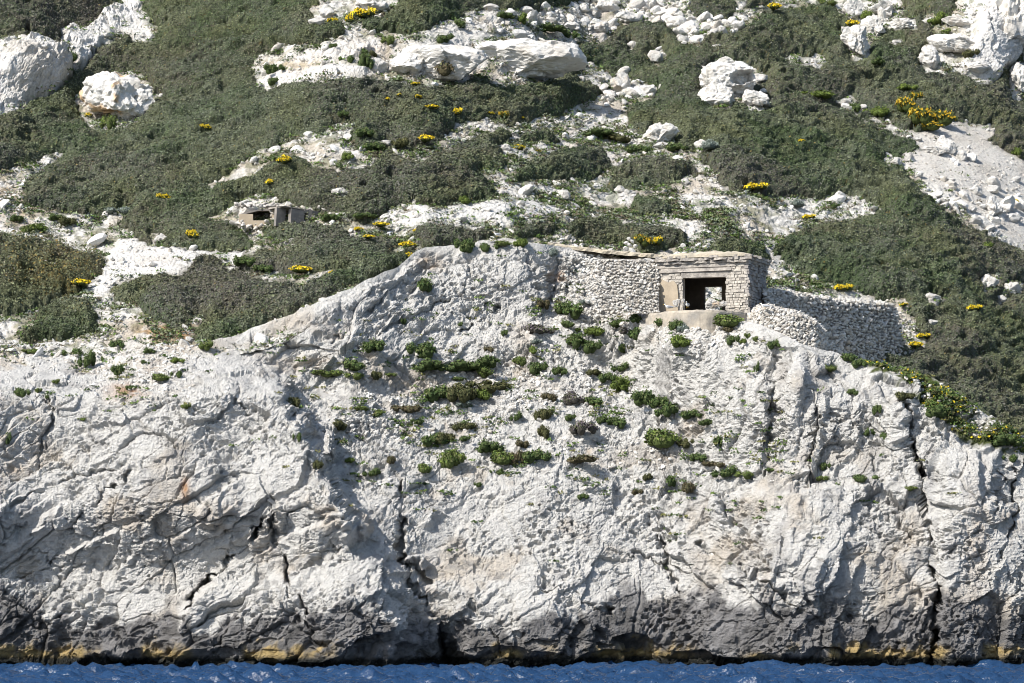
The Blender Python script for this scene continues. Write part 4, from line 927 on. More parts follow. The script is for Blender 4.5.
for b in hb:
    plant(*b, N=False, marks=HM, cat='bush', grp='bushes on the upper slope')

# green ground cover: weeds and grass tufts, far too many to count
def tufts(pos, nor, n_each, spread, size, cols, seed, flowers=0.0):
    r = np.random.default_rng(seed); m = len(pos)
    k = np.repeat(np.arange(m), n_each)
    off = r.normal(size=(len(k), 3))*np.array([spread, spread, spread*.35]); off[:, 2] = np.abs(off[:, 2])
    p = pos[k]+off; nn = nor[k]*.5+r.normal(size=(len(k), 3))*.6+np.array([0, -.2, .5]); nn /= np.linalg.norm(nn, axis=1, keepdims=True)
    ci = np.array(cols)[r.integers(0, len(cols), m)][k]*(.7+.6*r.random((len(k), 1)))
    if flowers: f = r.random(len(k)) < flowers; ci[f] = np.array([.75, .5, .02])
    return quads(p, nn, size*r.uniform(.6, 1.4, len(k)), ci, seed=seed)
gcw = ok*(1-.92*rockm)*(1-.97*sc_t)*np.clip(.15+fbm(HV/1.6, 3, 601), 0.0, 1.2)
green_z = np.clip(gs(hpx, hpy, 690, 215, 90, 30)+.9*gs(hpx, hpy, 580, 205, 60, 14)+.8*gs(hpx, hpy, 625, 140, 40, 14)+.6*gs(hpx, hpy, 375, 148, 35, 12)+.7*gs(hpx, hpy, 870, 12, 30, 12)+1.0*gs(hpx, hpy, 800, 278, 45, 20)+.5*gs(hpx, hpy, 275, 235, 25, 12)+.5*gs(hpx, hpy, 525, 25, 20, 12), 0, 1)
gcw = gcw*(.35+2.2*green_z)+ok*(1-.8*rockm)*(1-sc_t)*.9*sst(-11, -2, Sf)*np.clip(.4+fbm(HV/.9, 2, 603), 0, 1.4)
k = pick(gcw, 10000, r)
V, Fq, C = tufts(HG[k]+np.array([0, 0, .03]), Hn.reshape(-1, 3)[k], 13, .15, .085, [(.07, .11, .03), (.10, .16, .04), (.13, .15, .06), (.055, .085, .03), (.16, .17, .10), (.11, .12, .07), (.14, .12, .08), (.20, .24, .14), (.22, .25, .19)], 5)
gw = np.zeros(len(PNf)); bdn = bd.reshape(NR+NB-1, NC)[:NR].ravel()
gw += sst(-2, 8, bdn)*np.clip(.5+fbm(PNf/.8, 2, 611), 0, 1.3)
gw += .30*rub*np.clip(fbm(PNf/1.0, 2, 621), 0, 1)
k2 = pick(gw, 1900, r)
V2, Fq2, C2 = tufts(PNf[k2]+np.array([0, -.03, .03]), nrm[k2], 16, .13, .08, [(.07, .11, .03), (.10, .15, .04), (.15, .15, .06), (.055, .085, .03)], 6)
isb = bdn[k2] > -4
fl = np.repeat(isb, 16) & (np.random.default_rng(3).random(len(k2)*16) < .05)
C2 = C2.copy(); C2[np.repeat(fl, 4)] = (.75, .55, .03)
o = link('ground_cover', mk_mesh('ground_cover', np.concatenate([V, V2]), [Fq, Fq2+len(V)], [M_leaf], np.concatenate([C, C2])))
tag(o, 'green weeds and grass tufts growing between the rubble', 'weeds', kind='stuff')

# ================================================================== BUNKER
def jbox(r, x0, x1, y0, y1, z0, z1, j=.02):
    c = np.array([[x, y, z] for x in (x0, x1) for y in (y0, y1) for z in (z0, z1)], float)
    c += r.uniform(-j, j, c.shape)
    f = np.array([[0, 1, 3, 2], [4, 6, 7, 5], [0, 4, 5, 1], [2, 3, 7, 6], [0, 2, 6, 4], [1, 5, 7, 3]])
    return c, f
def qmerge(parts):
    V = []; Fs = []; o = 0
    for v, f in parts: V.append(v); Fs.append(f+o); o += len(v)
    return np.concatenate(V), np.concatenate(Fs)
Yc = float(lookupN(700, 322)[0][1])
Ya = Yc+1.3
pm = Ya/F
base = U(748, 311, Ya); base[2] -= .05
bunk = empty('bunker', base, math.radians(-20)); tag(bunk, 'ruined square concrete and stone gun bunker with a wide opening on the cliff top', 'bunker')
MM = F/Ya
def lx(px): return (px-748)/MM/.94
wallH = 2.39
def blocks_mesh(x0, x1, y0, y1, z0, z1, bw, bh, seed, axis='x', proud=.05, mor=True):
    """courses of rough blocks as one mesh; faces the -y side (axis x) or the +x side (axis y)"""
    r = np.random.default_rng(seed); parts = []
    g = .035
    if axis == 'x': parts.append(jbox(r, x0+g, x1-g, y0+g, y1-g, z0, z1, 0))
    else: parts.append(jbox(r, x0+g, x1-g, y0+g, y1-g, z0, z1, 0))
    z = z0
    while z < z1-.04:
        h = min(bh*r.uniform(.7, 1.35), z1-z)
        a, b = (x0, x1) if axis == 'x' else (y0, y1)
        t = a-r.uniform(0, bw*.5)
        while t < b-.03:
            w_ = bw*r.uniform(.55, 1.6); t0 = max(t, a); t1 = min(t+w_, b)
            if t1-t0 > .04 and r.random() > .05:
                pr = r.uniform(-.035, proud)
                if axis == 'x': parts.append(jbox(r, t0+.01, t1-.01, y0-pr, y0+.18, z+.008, z+h-.012, .014))
                else: parts.append(jbox(r, x1-.18, x1+pr, t0+.01, t1-.01, z+.008, z+h-.012, .014))
            t += w_
        z += h
    return qmerge(parts)
M_block = mat('rough_masonry', basecol=(.52, .48, .42), col2=(.40, .37, .33), rough=.95, spec=.1, bump=(1, .05, 10), scale=6, spread=.3)
M_block2 = mat('grey_masonry', basecol=(.40, .37, .34), col2=(.27, .25, .24), rough=.95, spec=.1, bump=(1, .05, 10), scale=6, spread=.3)
def part(name, VF, m, parent, loc=(0, 0, 0), label=None, smooth=False):
    o = link(name, mk_mesh(name, VF[0], [VF[1]], [m], None, smooth), parent, loc)
    if label: o['label'] = label
    return o
XL = lx(659); xo0 = lx(684); xo1 = lx(726)
# left pier: plaster render in front with ragged stone around it
part('left_pier', blocks_mesh(XL, xo0, .02, .5, -.8, wallH, .2, .13, 1), M_block, bunk)
rr = np.random.default_rng(4)
pv_ = [(XL-.03, -.8), (xo0-.24, -.8), (xo0-.22, .9), (xo0-.27, 1.4), (xo0-.45, 1.6), (xo0-.7, 1.52), (XL+.1, 1.75), (XL-.03, 1.7)]
pf = np.array([(x, -.06, z) for x, z in pv_]+[(x, .06, z) for x, z in pv_]); n_ = len(pv_)
fs = [list(range(n_))[::-1], list(range(n_, 2*n_))]+[[i, (i+1) % n_, n_+(i+1) % n_, n_+i] for i in range(n_)]
me = bpy.data.meshes.new('plaster_render'); me.from_pydata([tuple(v) for v in pf], [], fs); me.materials.append(M_plaster); link('plaster_render', me, bunk)
part('right_pier', blocks_mesh(xo1, 0, 0, .5, -.8, wallH, .21, .13, 2), M_block, bunk)
part('side_wall', blocks_mesh(-.5, 0, .0, 3.2, -.8, wallH, .38, .125, 3, axis='y', proud=.10), M_block2, bunk)
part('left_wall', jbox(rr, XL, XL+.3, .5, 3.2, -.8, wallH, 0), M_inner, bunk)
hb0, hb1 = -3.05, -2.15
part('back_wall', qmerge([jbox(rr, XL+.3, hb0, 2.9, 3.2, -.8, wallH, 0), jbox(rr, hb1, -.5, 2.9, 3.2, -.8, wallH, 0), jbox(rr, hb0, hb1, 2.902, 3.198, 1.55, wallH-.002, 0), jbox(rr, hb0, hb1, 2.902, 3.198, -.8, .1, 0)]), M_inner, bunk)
part('floor', jbox(rr, XL+.1, -.05, .05, 3.15, -.7, -.02, 0), M_conc, bunk)
# lintel beam above the opening
part('lintel', qmerge([jbox(rr, xo0-.1, xo1+.12, -.02, .48, 1.72, 1.97, .02), jbox(rr, XL+.15, xo1+.3, -.08, .4, 1.985, 2.17, .03), jbox(rr, XL+.0, xo1+.5, -.03, .42, 2.18, 2.37, .03)]), M_lyr, bunk)
# roof: ragged stacked layers under a domed concrete skin
def ragged(x0, x1, y0, y1, z0, z1, seed, amp=.08, n=16, tuck=.06):
    r = np.random.default_rng(seed); pts = []
    for (ax, ay, bx, by) in ((x0, y0, x1, y0), (x1, y0, x1, y1), (x1, y1, x0, y1), (x0, y1, x0, y0)):
        L = math.hypot(bx-ax, by-ay); m = max(4, int(L*n/4))
        for k in range(m):
            t_ = k/m; pts.append((ax+(bx-ax)*t_, ay+(by-ay)*t_))
    pts = np.array(pts); c_ = np.array([(x0+x1)/2, (y0+y1)/2]); dr = pts-c_; dr /= np.linalg.norm(dr, axis=1, keepdims=True)
    pts = pts+dr*r.uniform(-amp, amp, (len(pts), 1)); n_ = len(pts)
    lo = np.c_[pts-dr*r.uniform(0, tuck, (n_, 1)), z0+r.uniform(-.02, .02, n_)]; hi = np.c_[pts-dr*r.uniform(0, tuck, (n_, 1)), z1+r.uniform(-.025, .025, n_)]
    V = np.concatenate([lo, hi, [[*c_, z0]], [[*c_, z1]]])
    Fq = [[i, (i+1) % n_, n_+(i+1) % n_, n_+i] for i in range(n_)]
    Ft = [[(i+1) % n_, i, 2*n_] for i in range(n_)]+[[n_+i, n_+(i+1) % n_, 2*n_+1] for i in range(n_)]
    return V, np.array(Fq), np.array(Ft)
roof_parts = [(XL-.06, .10, -.12, 3.3, 2.38, 2.50, .07), (XL-.14, .18, -.20, 3.4, 2.515, 2.63, .11), (XL-.06, .22, -.16, 3.5, 2.64, 2.75, .12)]
Vs = []; Fq_ = []; Ft_ = []; o_ = 0
for k, (a, b, c_, d_, z0, z1, am) in enumerate(roof_parts):
    v, fq, ft = ragged(a, b, c_, d_, z0, z1, 60+k, am, n=26); Vs.append(v); Fq_.append(fq+o_); Ft_.append(ft+o_); o_ += len(v)
roof = link('roof', mk_mesh('roof', np.concatenate(Vs), [np.concatenate(Fq_), np.concatenate(Ft_)], [M_lyr]), bunk)
# domed skin
gx, gy = np.meshgrid(np.linspace(0, 1, 64), np.linspace(0, 1, 44))
X_ = XL-.02+(0.2-XL)*gx; Y_ = -.16+3.6*gy
dome = .36*np.clip(1-(2*np.abs(gx-.50))**5, 0, 1)**.8*np.clip(np.sin(PI*np.clip(gy*.95+.06, 0, 1)), 0, 1)**.6
nz = fbm(np.stack([X_.ravel()*2, Y_.ravel()*2, X_.ravel()*0], -1), 3, 77).reshape(X_.shape)
edge = np.minimum(np.minimum(gx, 1-gx)*8, np.minimum(gy, 1-gy)*8).clip(0, 1)
Z_ = 2.69+dome*(.9+.15*nz)+.04*nz*edge
X_ = X_+.06*nz*(1-edge); 
Vd = np.stack([X_, Y_, Z_], -1).reshape(-1, 3); Vd = np.concatenate([Vd, np.stack([X_, Y_, Z_*0+2.67], -1).reshape(-1, 3)])
fg = gridfaces(44, 64); nn_ = 44*64
ring = list(range(64))+[64*i+63 for i in range(1, 44)]+[43*64+i for i in range(62, -1, -1)]+[64*i for i in range(42, 0, -1)]
ring = np.array(ring); rs_ = np.stack([ring, np.roll(ring, -1), np.roll(ring, -1)+nn_, ring+nn_], 1)
link('roof_skin', mk_mesh('roof_skin', Vd, [fg, rs_, fg[:, ::-1]+nn_], [M_roofc]), roof)['label'] = 'domed beige concrete top of the bunker roof'
# parapet: curved concrete breastwork
A0 = U(646, 314, Yc+2.3); B0 = U(698, 307, Yc-.35); C0 = U(747, 313, Yc+1.0)
ts = np.linspace(0, 1, 40)[:, None]
ctrl = 2*B0-.5*(A0+C0); arc = (1-ts)**2*A0+2*ts*(1-ts)*ctrl+ts**2*C0
arc[:, 2] = np.interp(ts[:, 0], [0, 1], [A0[2]+.0, C0[2]+.0]); 
par = empty('parapet', (arc[:, 0].mean(), arc[:, 1].mean(), arc[:, 2].mean()-.8))
par.parent = bunk; par.matrix_parent_inverse.identity()
import mathutils
Mi = mathutils.Matrix.Translation(mathutils.Vector(base)) @ mathutils.Matrix.Rotation(math.radians(-20), 4, 'Z')
bpy.data.objects.remove(par)
def to_local(V): 
    Mn = np.array(Mi.inverted()); return V@Mn[:3, :3].T+Mn[:3, 3]
tan = np.gradient(arc, axis=0); tan[:, 2] = 0; tan /= np.linalg.norm(tan, axis=1, keepdims=True); outw = np.stack([tan[:, 1], -tan[:, 0], tan[:, 0]*0], 1)
rp = np.random.default_rng(12)
prof = [(0, -1.5), (0.03, -.1), (-.0, 0), (-.32, .02), (-.34, -1.5)]
Vp = np.stack([arc+outw*(a+rp.uniform(-.01, .01, (40, 1)))+np.array([0, 0, 1])*(b+(rp.uniform(-.03, .02, (40, 1)) if b > -.2 else 0)) for a, b in prof], 1).reshape(-1, 3)
part('parapet', (to_local(Vp), np.concatenate([gridfaces(40, 5), np.array([[0, 1, 2, 3]]), np.array([[39*5+3, 39*5+2, 39*5+1, 39*5]])])), M_conc, bunk)
Vl = np.stack([arc+outw*a+np.array([0, 0, b]) for a, b in [(-.005, .022), (.05, .035), (.045, -.04), (0.03, -.045)]], 1).reshape(-1, 3)

def onpoint(px, py, Y): return U(px, py, Y)
def rock_on(px, py, w, h, Y, lab, sd, roll=0, lv=4, warm=0.3):
    key = (sd, lv, warm)
    if key not in BM: BM[key] = boulder_mesh(sd, lv, warm)
    m = Y/F; o = link('rock', BM[key]); o.location = U(px, py, Y); o.scale = (w*m/2*1.05, w*m/2*.8, h*m/2*1.1); o.rotation_euler = (0, roll, 0); tag(o, lab, 'rock', 'rocks on the bunker parapet'); return o
rock_on(712, 303, 17, 10, Yc+.35, 'rounded brown rock resting on the curved bunker parapet', 301, 0, 4, .6)
rock_on(676, 303, 9, 10, Yc+.8, 'pale lump of stone behind the sitting gull on the parapet', 302, 0, 3)
rock_on(683, 303, 6, 8, Yc+.7, 'small cream stone between the two parapet gulls', 303, 0, 3)
rock_on(723, 304, 10, 6, Yc+.7, 'low pale stone at the right side of the bunker opening', 304, 0, 3)

# concrete coping along the bank left of the bunker
cp = []
for px in np.linspace(548, 664, 36):
    q, _ = lookupN(px, 200); y_ = float(np.interp(px, [548, 580, 620, 664], [243.5, 248, 252.5, 256.0])); cp.append(U(px, y_, q[1]-.05 if px < 655 else Yc+3.5))
cp = np.array(cp); cp[:, 1] = np.interp(np.arange(36), [0, 35], [cp[:20, 1].mean(), cp[25:33, 1].mean()]); 
pxs = np.linspace(548, 664, 36); ys = np.interp(pxs, [548, 580, 620, 664], [243.5, 248, 252.5, 256.0]); cp = U(pxs, ys, cp[:, 1])
rp = np.random.default_rng(14)
prof = [(-.28, -.16), (-.28, -.02), (-.25, .03), (1.4, .22), (1.4, -.16)]
Vp = np.stack([cp+np.stack([0*pxs, a+rp.uniform(-.05, .05, 36), b+rp.uniform(-.02, .02, 36)], 1) for a, b in prof], 1).reshape(-1, 3)
o = link('coping', mk_mesh('coping', Vp, [gridfaces(36, 5), np.array([[0, 1, 2, 3]]), np.array([[35*5+3, 35*5+2, 35*5+1, 35*5]])], [M_roofc])); tag(o, 'thin beige concrete coping strip along the top of the stone bank', 'coping')

# ================================================================== DRY STONE WALLS
def stone_wall(name, surf, nu, nv, size, seed, label, core=None, cat='dry stone wall', cbase=(.68, .66, .62)):
    """surf(u,v)->(pos, normal); stones packed over the surface, one mesh"""
    r = np.random.default_rng(seed); pts = []; nr = []
    for j in range(nv):
        for i in range(nu):
            u = (i+.5*(j % 2)+r.uniform(-.35, .35))/nu; v = (j+r.uniform(-.3, .3))/nv
            if name == 'dry_stone_bank' and r.random() < 1.6*(.32-u): continue
            p, n = surf(min(max(u, 0), 1), min(max(v, 0), 1)); pts.append(p); nr.append(n)
    pts = np.array(pts); nr = np.array(nr)
    sz = size*r.uniform(.5, 1.0, len(pts))*(1+.7*r.random(len(pts))**4)
    V, Fc, C = scatter_stones(pts+nr*r.uniform(-.05, .05, (len(pts), 1)), sz, 1, seed, flat=.72, cbase=cbase, cvar=.12, warm=.5)
    cv, cf, ccol = core
    V = np.concatenate([V, cv]); 
    C = np.concatenate([C, ccol])
    o = link(name, mk_mesh(name, V, [Fc, cf+len(V)-len(cv)], [M_stone], C)); tag(o, label, cat); return o
def core_from(surf, nu, nv, inset):
    P_ = np.array([[surf(i/(nu-1), j/(nv-1))[0]-surf(i/(nu-1), j/(nv-1))[1]*inset for i in range(nu)] for j in range(nv)]).reshape(-1, 3)
    return P_, gridfaces(nv, nu), np.ones((len(P_), 1))*np.array([.36, .34, .31])
# 1 bank left of the bunker
def surf1(u, v):
    px = 572+u*(659-572); yb = np.interp(px, [572, 600, 659], [296, 306, 316]); yt = np.interp(px, [572, 600, 659], [262, 258, 259]); py = yb+(yt-yb)*v
    p, n = lookupN(px, py); Y = np.interp(v, [0, 1], [Yc+2.0+.3*(1-u), Yc+3.0+.5*(1-u)]); p = U(px, py, Y); return p, np.array([-.1, -.9, .4])
stone_wall('dry_stone_bank', surf1, 36, 20, .095, 21, 'steep bank of packed pale stones left of the bunker', core_from(lambda u, v: surf1(.3+.7*u, v), 12, 8, .06))
# 2 low rounded revetment right of the parapet
def surf2(u, v):
    px = np.interp(u, [0, .25, .55, .8, .93, 1], [742, 762, 792, 815, 824, 827]); Y = Yc+np.interp(u, [0, .25, .55, .8, .93, 1], [.9, .1, -.1, .3, 1.2, 2.6])
    yt = np.interp(u, [0, .15, .3, .6, .8, 1], [320, 311, 309, 316, 324, 334]); yb = np.interp(u, [0, .3, .6, .8, .93, 1], [328, 340, 353, 362, 362, 350])
    w_ = v/.62
    if w_ <= 1: py = yb+(yt-yb)*w_; bk = .35*w_
    else: py = yt; bk = .35
    p = U(px, py, Y+bk)
    if w_ > 1: p = p+np.array([-.35*(w_-1) if u > .8 else .1, 2.6*(w_-1), .28*(w_-1)+.15*math.sin(min(w_-1, 1)*PI)])
    n = np.array([np.interp(u, [0, .6, .85, 1], [-.25, .05, .6, .95]), -.8, .3 if w_ < 1 else .9]); return p, n/np.linalg.norm(n)
stone_wall('dry_stone_revetment', surf2, 44, 36, .105, 22, 'low rounded dry stone revetment between the bunker and the tall wall', core_from(surf2, 16, 12, .08))
# 3 tall dry stone wall receding to the right
W0 = U(764, 320, Yc+3.2); W1 = U(897, 350, Yc+8.6)
def surf3(u, v):
    px = 764+u*(897-764); Y = Yc+np.interp(u, [0, 1], [3.2, 11.8])
    yt = np.interp(px, [764, 790, 815, 840, 870, 897], [291, 292.5, 297, 301, 303, 305]); yb = np.interp(px, [764, 800, 840, 870, 897], [330, 345, 358, 368, 374])
    dirv = np.array([(897-764)/F*(Yc+6), 8.6, 0]); dirv /= np.linalg.norm(dirv); n = np.array([dirv[1], -dirv[0], .12])
    w_ = v/.74
    if w_ <= 1:
        return U(px, yb+(yt-yb)*w_, Y)+n*(.35*(1-w_))*np.array([1, 1, 0]), n
    p = U(px, yt, Y); return p-np.array([n[0], n[1], 0])*1.15*(w_-1)/.35+np.array([0, 0, .16*(w_-1)/.35]), np.array([0, -.2, 1.])
stone_wall('dry_stone_wall', surf3, 62, 30, .125, 23, 'tall shaded dry stone wall running right from the bunker', core_from(surf3, 14, 12, .1))
# 4 its end face
def surf4(u, v):
    a, _ = surf3(1, v*.74); dirv = np.array([.72, .70, 0]); perp = np.array([-.70, .72, 0]); p = a+perp*u*1.15*np.interp(v, [0, 1], [1.2, 1])+np.array([.25*(1-v)+.0, 0, 0]); return p, np.array([.8, .5, .1])
def surf4f(u, v):                       # splayed foot of the wall's corner, part of the same wall end
    yt, yb = 306, 372; py = yb+(yt-yb)*v; px = np.interp(v, [0, .5, 1], [911, 903, 896])-14*(1-u); p = U(px, py, Yc+11.8+.5*u-.3*(1-v)); return p, np.array([.75, -.6, .1])
stone_wall('dry_stone_buttress', surf4f, 6, 16, .15, 24, 'rough stone corner buttress ending the tall wall above the green bank', core_from(surf4f, 5, 6, .1))

# ================================================================== SMALL RUINED BUNKER
p2, _, _ = lookupH(268, 224); Y2 = p2[1]-.3; m2 = F/Y2
b2 = empty('ruined_bunker', U(275, 231, Y2)); tag(b2, 'small half buried ruined concrete bunker with a dark slit on the scrubby hillside', 'bunker')
o2 = np.array(b2.location)
def L2(px, py, dy=0): return ((px-262)/m2, dy, (228-py)/m2)
def boxpx(px0, px1, pyt, pyb, y0, y1, j=.01, seed=0):
    a = L2(px0, pyb); b = L2(px1, pyt); return jbox(np.random.default_rng(seed), a[0], b[0], y0, y1, a[2], b[2], j)
part('front_wall', qmerge([boxpx(226, 240, 211, 222, 0, .35, .02, 1), boxpx(240, 259, 217.5, 224, 0, .35, .01, 2)]), M_plaster, b2)
part('pillar', boxpx(259, 265.5, 207.5, 226, -.08, .4, .02, 3), M_plaster, b2)
Vsl = np.array([L2(228, 212, .04), L2(236, 209.5, .03), L2(246, 207.6, .03), L2(268, 207.4, .03), L2(268, 206, 2.4), L2(240, 206, 2.4), L2(226, 209, 2.2)]); 
Vt = np.concatenate([Vsl, Vsl+np.array([0, 0, .07])]); n_ = 7
me = bpy.data.meshes.new('roof'); me.from_pydata([tuple(v) for v in Vt], [], [list(range(7))[::-1], list(range(7, 14))]+[[i, (i+1) % 7, 7+(i+1) % 7, 7+i] for i in range(7)]); me.materials.append(M_greyc); link('roof', me, b2)
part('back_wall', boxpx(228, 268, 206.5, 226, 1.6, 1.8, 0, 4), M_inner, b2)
# the wing recedes to the right, in shade
wr = link('wing_wall', mk_mesh('wing_wall', *[x if i == 0 else [x] for i, x in enumerate(qmerge([
    jbox(np.random.default_rng(5), 0, .8, 0, .25, -1.6, .82, .01), jbox(np.random.default_rng(6), 1.05, 1.3, 0.0, .25, -1.6, .95, .01), jbox(np.random.default_rng(7), 1.3, 3.1, 0.02, .27, -1.6, .86, .02), jbox(np.random.default_rng(8), .8, 1.05, 0.003, .25, .72, .90, 0), jbox(np.random.default_rng(9), -.55, .0, .5, .7, -.1, .85, 0)]))], [M_greyc]), b2)
wr.location = L2(279, 224, -1.15); wr.rotation_euler = (0, math.radians(4), math.radians(38))
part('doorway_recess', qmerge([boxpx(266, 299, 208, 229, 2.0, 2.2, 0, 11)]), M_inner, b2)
wroof = link('wing_roof', mk_mesh('wing_roof', *[x if i == 0 else [x] for i, x in enumerate(jbox(np.random.default_rng(15), -.4, 2.5, .03, 1.6, .88, .93, .04))], [M_lyr]), b2)
wroof.location = wr.location; wroof.rotation_euler = wr.rotation_euler
pts = []; r = np.random.default_rng(31)
for k in range(34): pts.append(U(r.uniform(272, 281), r.uniform(206, 227), Y2+r.uniform(-.1, .4))-o2)
ns_ = []
pts2 = []
for k in range(90):                      # rubble piled on and against the ruin
    a_ = r.random()
    if a_ < .45: q_ = U(r.uniform(236, 278), r.uniform(203.5, 206.5), Y2+r.uniform(0, .8))
    elif a_ < .7: q_ = U(r.uniform(288, 326), r.uniform(207, 210), Y2+r.uniform(-.6, .8))
    else: q_ = U(r.uniform(232, 270), r.uniform(221, 229), Y2-r.uniform(.15, .5))
    pts2.append(q_)
V, Fc, C = scatter_stones(np.array(pts2), r.uniform(.05, .15, len(pts2)), 2, 34, cbase=(.62, .59, .55))
o = link('rubble', mk_mesh('rubble', V, [Fc], [M_stone], C)); tag(o, 'white broken stones piled over and against the small ruined bunker', 'rubble', kind='stuff')
V, Fc, C = scatter_stones(np.array(pts), r.uniform(.13, .2, len(pts)), 2, 33, cbase=(.45, .42, .38))
link('broken_stonework', mk_mesh('broken_stonework', V, [Fc], [M_stone], C), b2)

# small stone cairn by the coping
cpn = []
for (px, py, s) in [(626, 249, .16), (632, 250, .17), (629, 245, .14), (632, 241.5, .13), (626, 243, .12), (629, 238.8, .1), (635, 246, .12)]:
    cpn.append(U(px, py, lookupN(630, 200)[0][1]+.9))
V, Fc, C = scatter_stones(np.array(cpn), np.array([.2, .2, .17, .15, .14, .12, .13]), 2, 36)
o = link('cairn', mk_mesh('cairn', V, [Fc], [M_stone], C)); tag(o, 'little white stone cairn behind the concrete coping beside the gorse', 'cairn')

# bleached dead branch in the left bushes
def tube(pts, rad, n=6):
    pts = np.array(pts, float); V = []; t = np.gradient(pts, axis=0); t /= np.linalg.norm(t, axis=1, keepdims=True)
    for p, tt_, r_ in zip(pts, t, rad):
        a = np.cross(tt_, [0.3, 1, .2]); a /= np.linalg.norm(a); b = np.cross(tt_, a)
        for k in range(n): V.append(p+r_*(math.cos(2*PI*k/n)*a+math.sin(2*PI*k/n)*b))
    Fq = [[i*n+k, i*n+(k+1) % n, (i+1)*n+(k+1) % n, (i+1)*n+k] for i in range(len(pts)-1) for k in range(n)]
    return np.array(V), np.array(Fq)
pb, _, _ = lookupH(36, 272); Yb_ = pb[1]-1.3
V, Fq = qmerge([tube(U(np.array([33, 35, 36, 39, 42, 48, 56]), np.array([276, 273, 270, 266, 264, 264.5, 263]), Yb_), [.05, .05, .045, .04, .035, .025, .015]), tube(U(np.array([36, 34.5, 36]), np.array([270, 267, 262]), Yb_), [.035, .025, .012]), tube(U(np.array([42, 44, 47]), np.array([264, 261, 260]), Yb_), [.025, .02, .01])])
o = link('dead_branch', mk_mesh('dead_branch', V, [Fq], [M_bleach])); tag(o, 'bleached forked dead branch sticking out of the straggly left bushes', 'dead branch')

# ================================================================== GULLS
def gull(px, py, Y, s, heading, label, sitting=False):
    g_ = empty('seagull', U(px, py, Y), heading); tag(g_, label, 'seagull', 'seagulls at the bunker')
    # body along +x, tail at -x
    st = [(-.25, .13, .012, .010), (-.17, .13, .035, .03), (-.08, .14, .065, .062), (.02, .15, .078, .078), (.10, .165, .066, .07), (.145, .20, .042, .045), (.165, .245, .034, .036), (.185, .275, .037, .036), (.215, .275, .026, .026), (.235, .268, .008, .008)]
    V = []; n = 12
    for (x, z, ry, rz) in st:
        for k in range(n): V.append((x, ry*math.cos(2*PI*k/n), z+rz*math.sin(2*PI*k/n)))
    Fq = [[i*n+k, i*n+(k+1) % n, (i+1)*n+(k+1) % n, (i+1)*n+k] for i in range(len(st)-1) for k in range(n)]
    V = np.array(V)*s; dz = -.05*s if sitting else 0
    V[:, 2] += dz
    link('body', mk_mesh('body', V, [np.array(Fq)], [M_white], None, True), g_)
    for sd in (-1, 1):
        wv = []
        for (x, z, yy, h) in [(-.33, .15, .02, .008), (-.22, .155, .05, .025), (-.08, .165, .078, .045), (.05, .175, .082, .045), (.10, .175, .06, .02)]:
            for (a, b) in ((0, h), (.014, 0), (0, -h), (-.01, 0)): wv.append((x*s, sd*(yy+a)*s, (z+b)*s+dz))
        wf = [[i*4+k, i*4+(k+1) % 4, (i+1)*4+(k+1) % 4, (i+1)*4+k] for i in range(4) for k in range(4)]+[[0, 1, 2, 3], [16, 17, 18, 19]]
        link('wing', mk_mesh('wing', np.array(wv), [np.array(wf)], [M_grey], None, True), g_)
        tv = np.array([(-.30, .02, .142), (-.30, .035, .150), (-.38, .012, .146), (-.24, .055, .158)])*s; tv[:, 1] *= sd; tv[:, 2] += dz
        tv = np.concatenate([tv, tv+np.array([0, 0, .012*s])])
        link('wing_tip', mk_mesh('wing_tip', tv, [np.array([[0, 1, 2], [0, 1, 3], [4, 5, 6], [4, 5, 7], [0, 2, 6], [0, 6, 4], [1, 3, 7], [1, 7, 5]])], [M_dark]), g_)
        if not sitting:
            v, f = tube([(.0, sd*.03*s, .08*s), (.005*s, sd*.03*s, .03*s), (0, sd*.03*s, 0), (.03*s, sd*.03*s, 0)], [.008*s, .007*s, .007*s, .005*s]); link('leg', mk_mesh('leg', v, [f], [M_yel]), g_)
    v, f = tube([(.225*s, 0, .272*s+dz), (.26*s, 0, .268*s+dz), (.285*s, 0, .255*s+dz)], [.014*s, .011*s, .003*s]); link('bill', mk_mesh('bill', v, [f], [M_yel]), g_)
    return g_
gull(668.5, 309, Yc+1.35, .95, math.radians(195), 'white and grey gull sitting on the left end of the bunker parapet', True)
gull(687.5, 308.0, Yc+.35, .95, math.radians(250), 'white gull standing upright on the parapet beside small stones')
gull(765, 309.0, Yc+.1, .95, math.radians(160), 'gull with pale breast standing at the shaded side wall of the bunker')
gull(497, 236.8, lookupN(497, 200)[0][1]+.5, .8, math.radians(200), 'distant white gull perched on the rock crest behind the cliff top')

# ================================================================== SEA
xs = np.unique(np.concatenate([np.linspace(-900, -40, 24), np.arange(-31, 31, .13), np.linspace(40, 900, 24)]))
yy = np.unique(np.concatenate([np.linspace(-400, 90, 30), np.arange(96, 151, .11), np.linspace(152, 420, 20)]))
GX, GY = np.meshgrid(xs, yy)
pw = np.stack([GX.ravel(), GY.ravel(), GX.ravel()*0], -1)
z = np.zeros(len(pw)); wr_ = np.random.default_rng(5)
warp = fbm(pw/3.0, 3, 801)*.8
for k in range(26):
    lam = 3.2*.87**k+.35; th_ = math.radians(250+wr_.uniform(-38, 38)); am = .060*lam**.75
    ph = 2*PI/lam*(pw[:, 0]*math.cos(th_)+pw[:, 1]*math.sin(th_)+warp*.6)+wr_.uniform(0, 6.3)
    z += am*(1-2*np.abs(np.sin(ph/2)))*.8
z = z*(.7+.35*fbm(pw/6, 2, 811))+.05*fbm(pw/.4, 3, 821)+.17*ridged(pw/np.array([1.0, .55, 1]), 4, 831)
inn = sst(-34, -31, -np.abs(pw[:, 0]))*sst(90, 96, pw[:, 1])
z = z*inn
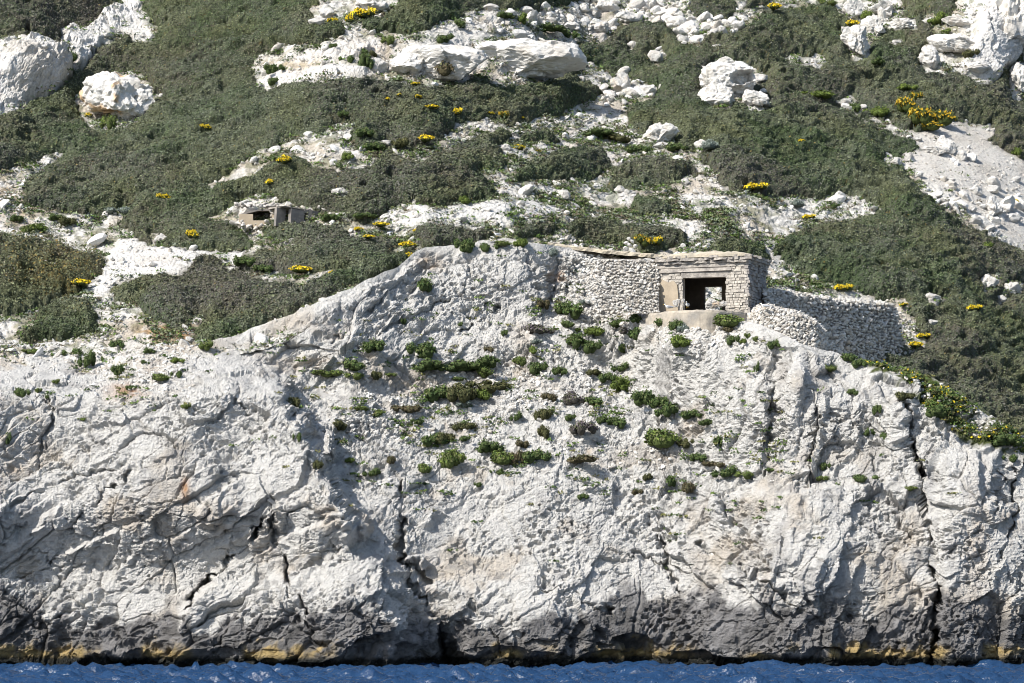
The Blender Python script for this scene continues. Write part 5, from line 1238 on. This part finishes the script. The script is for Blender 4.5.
V = pw.copy(); V[:, 2] = z-.12
m = bpy.data.materials.new('sea_water'); m.use_nodes = True; nt = m.node_tree; b = nt.nodes['Principled BSDF']
b.inputs['Base Color'].default_value = (.013, .038, .092, 1); b.inputs['Roughness'].default_value = .22; b.inputs['IOR'].default_value = 1.33; b.inputs['Specular IOR Level'].default_value = .5
tc = nt.nodes.new('ShaderNodeTexCoord'); nz_ = nt.nodes.new('ShaderNodeTexNoise'); nz_.inputs['Scale'].default_value = 5; nz_.inputs['Detail'].default_value = 5
bp = nt.nodes.new('ShaderNodeBump'); bp.inputs['Strength'].default_value = .7; bp.inputs['Distance'].default_value = .12
nt.links.new(tc.outputs['Object'], nz_.inputs['Vector']); nt.links.new(nz_.outputs['Fac'], bp.inputs['Height']); nt.links.new(bp.outputs[0], b.inputs['Normal'])
o = link('sea', mk_mesh('sea', V, [gridfaces(len(yy), len(xs))], [m], None, True)); tag(o, 'choppy deep blue sea at the foot of the cliff', 'sea', kind='structure')

# ================================================================== CAMERA, LIGHT
cam = bpy.data.cameras.new('camera'); co = bpy.data.objects.new('camera', cam); COL.objects.link(co); SC.camera = co
co.location = (0, 0, CAMZ); co.rotation_euler = (math.radians(90), 0, 0)
cam.sensor_width = 36; cam.lens = 36*F/1024; cam.shift_y = (HY-341.5)/1024; cam.clip_start = 1; cam.clip_end = 3000
AZ, EL = 50, 42                          # sun to the left of and behind the camera
sd = np.array([-math.sin(math.radians(AZ))*math.cos(math.radians(EL)), -math.cos(math.radians(AZ))*math.cos(math.radians(EL)), math.sin(math.radians(EL))])
sun = bpy.data.lights.new('sun', 'SUN'); sun.energy = 5.0; sun.angle = math.radians(.5); sun.color = (1, .95, .88)
so = bpy.data.objects.new('sun', sun); COL.objects.link(so); so.rotation_euler = mathutils.Vector(tuple(sd)).to_track_quat('Z', 'Y').to_euler()
wd = bpy.data.worlds.new('World'); SC.world = wd; wd.use_nodes = True; nt = wd.node_tree
sky = nt.nodes.new('ShaderNodeTexSky'); sky.sky_type = 'NISHITA'; sky.sun_disc = False; sky.sun_elevation = math.radians(EL)
sky.sun_rotation = math.atan2(sd[0], sd[1]) % (2*PI)
nt.links.new(sky.outputs[0], nt.nodes['Background'].inputs[0]); nt.nodes['Background'].inputs[1].default_value = .115
SC.view_settings.view_transform = 'Standard'; SC.view_settings.look = 'None'; SC.view_settings.gamma = 1; SC.view_settings.exposure = 0.54
SC.cycles.filter_width = 1.0; SC.cycles.max_bounces = 5; SC.cycles.diffuse_bounces = 3
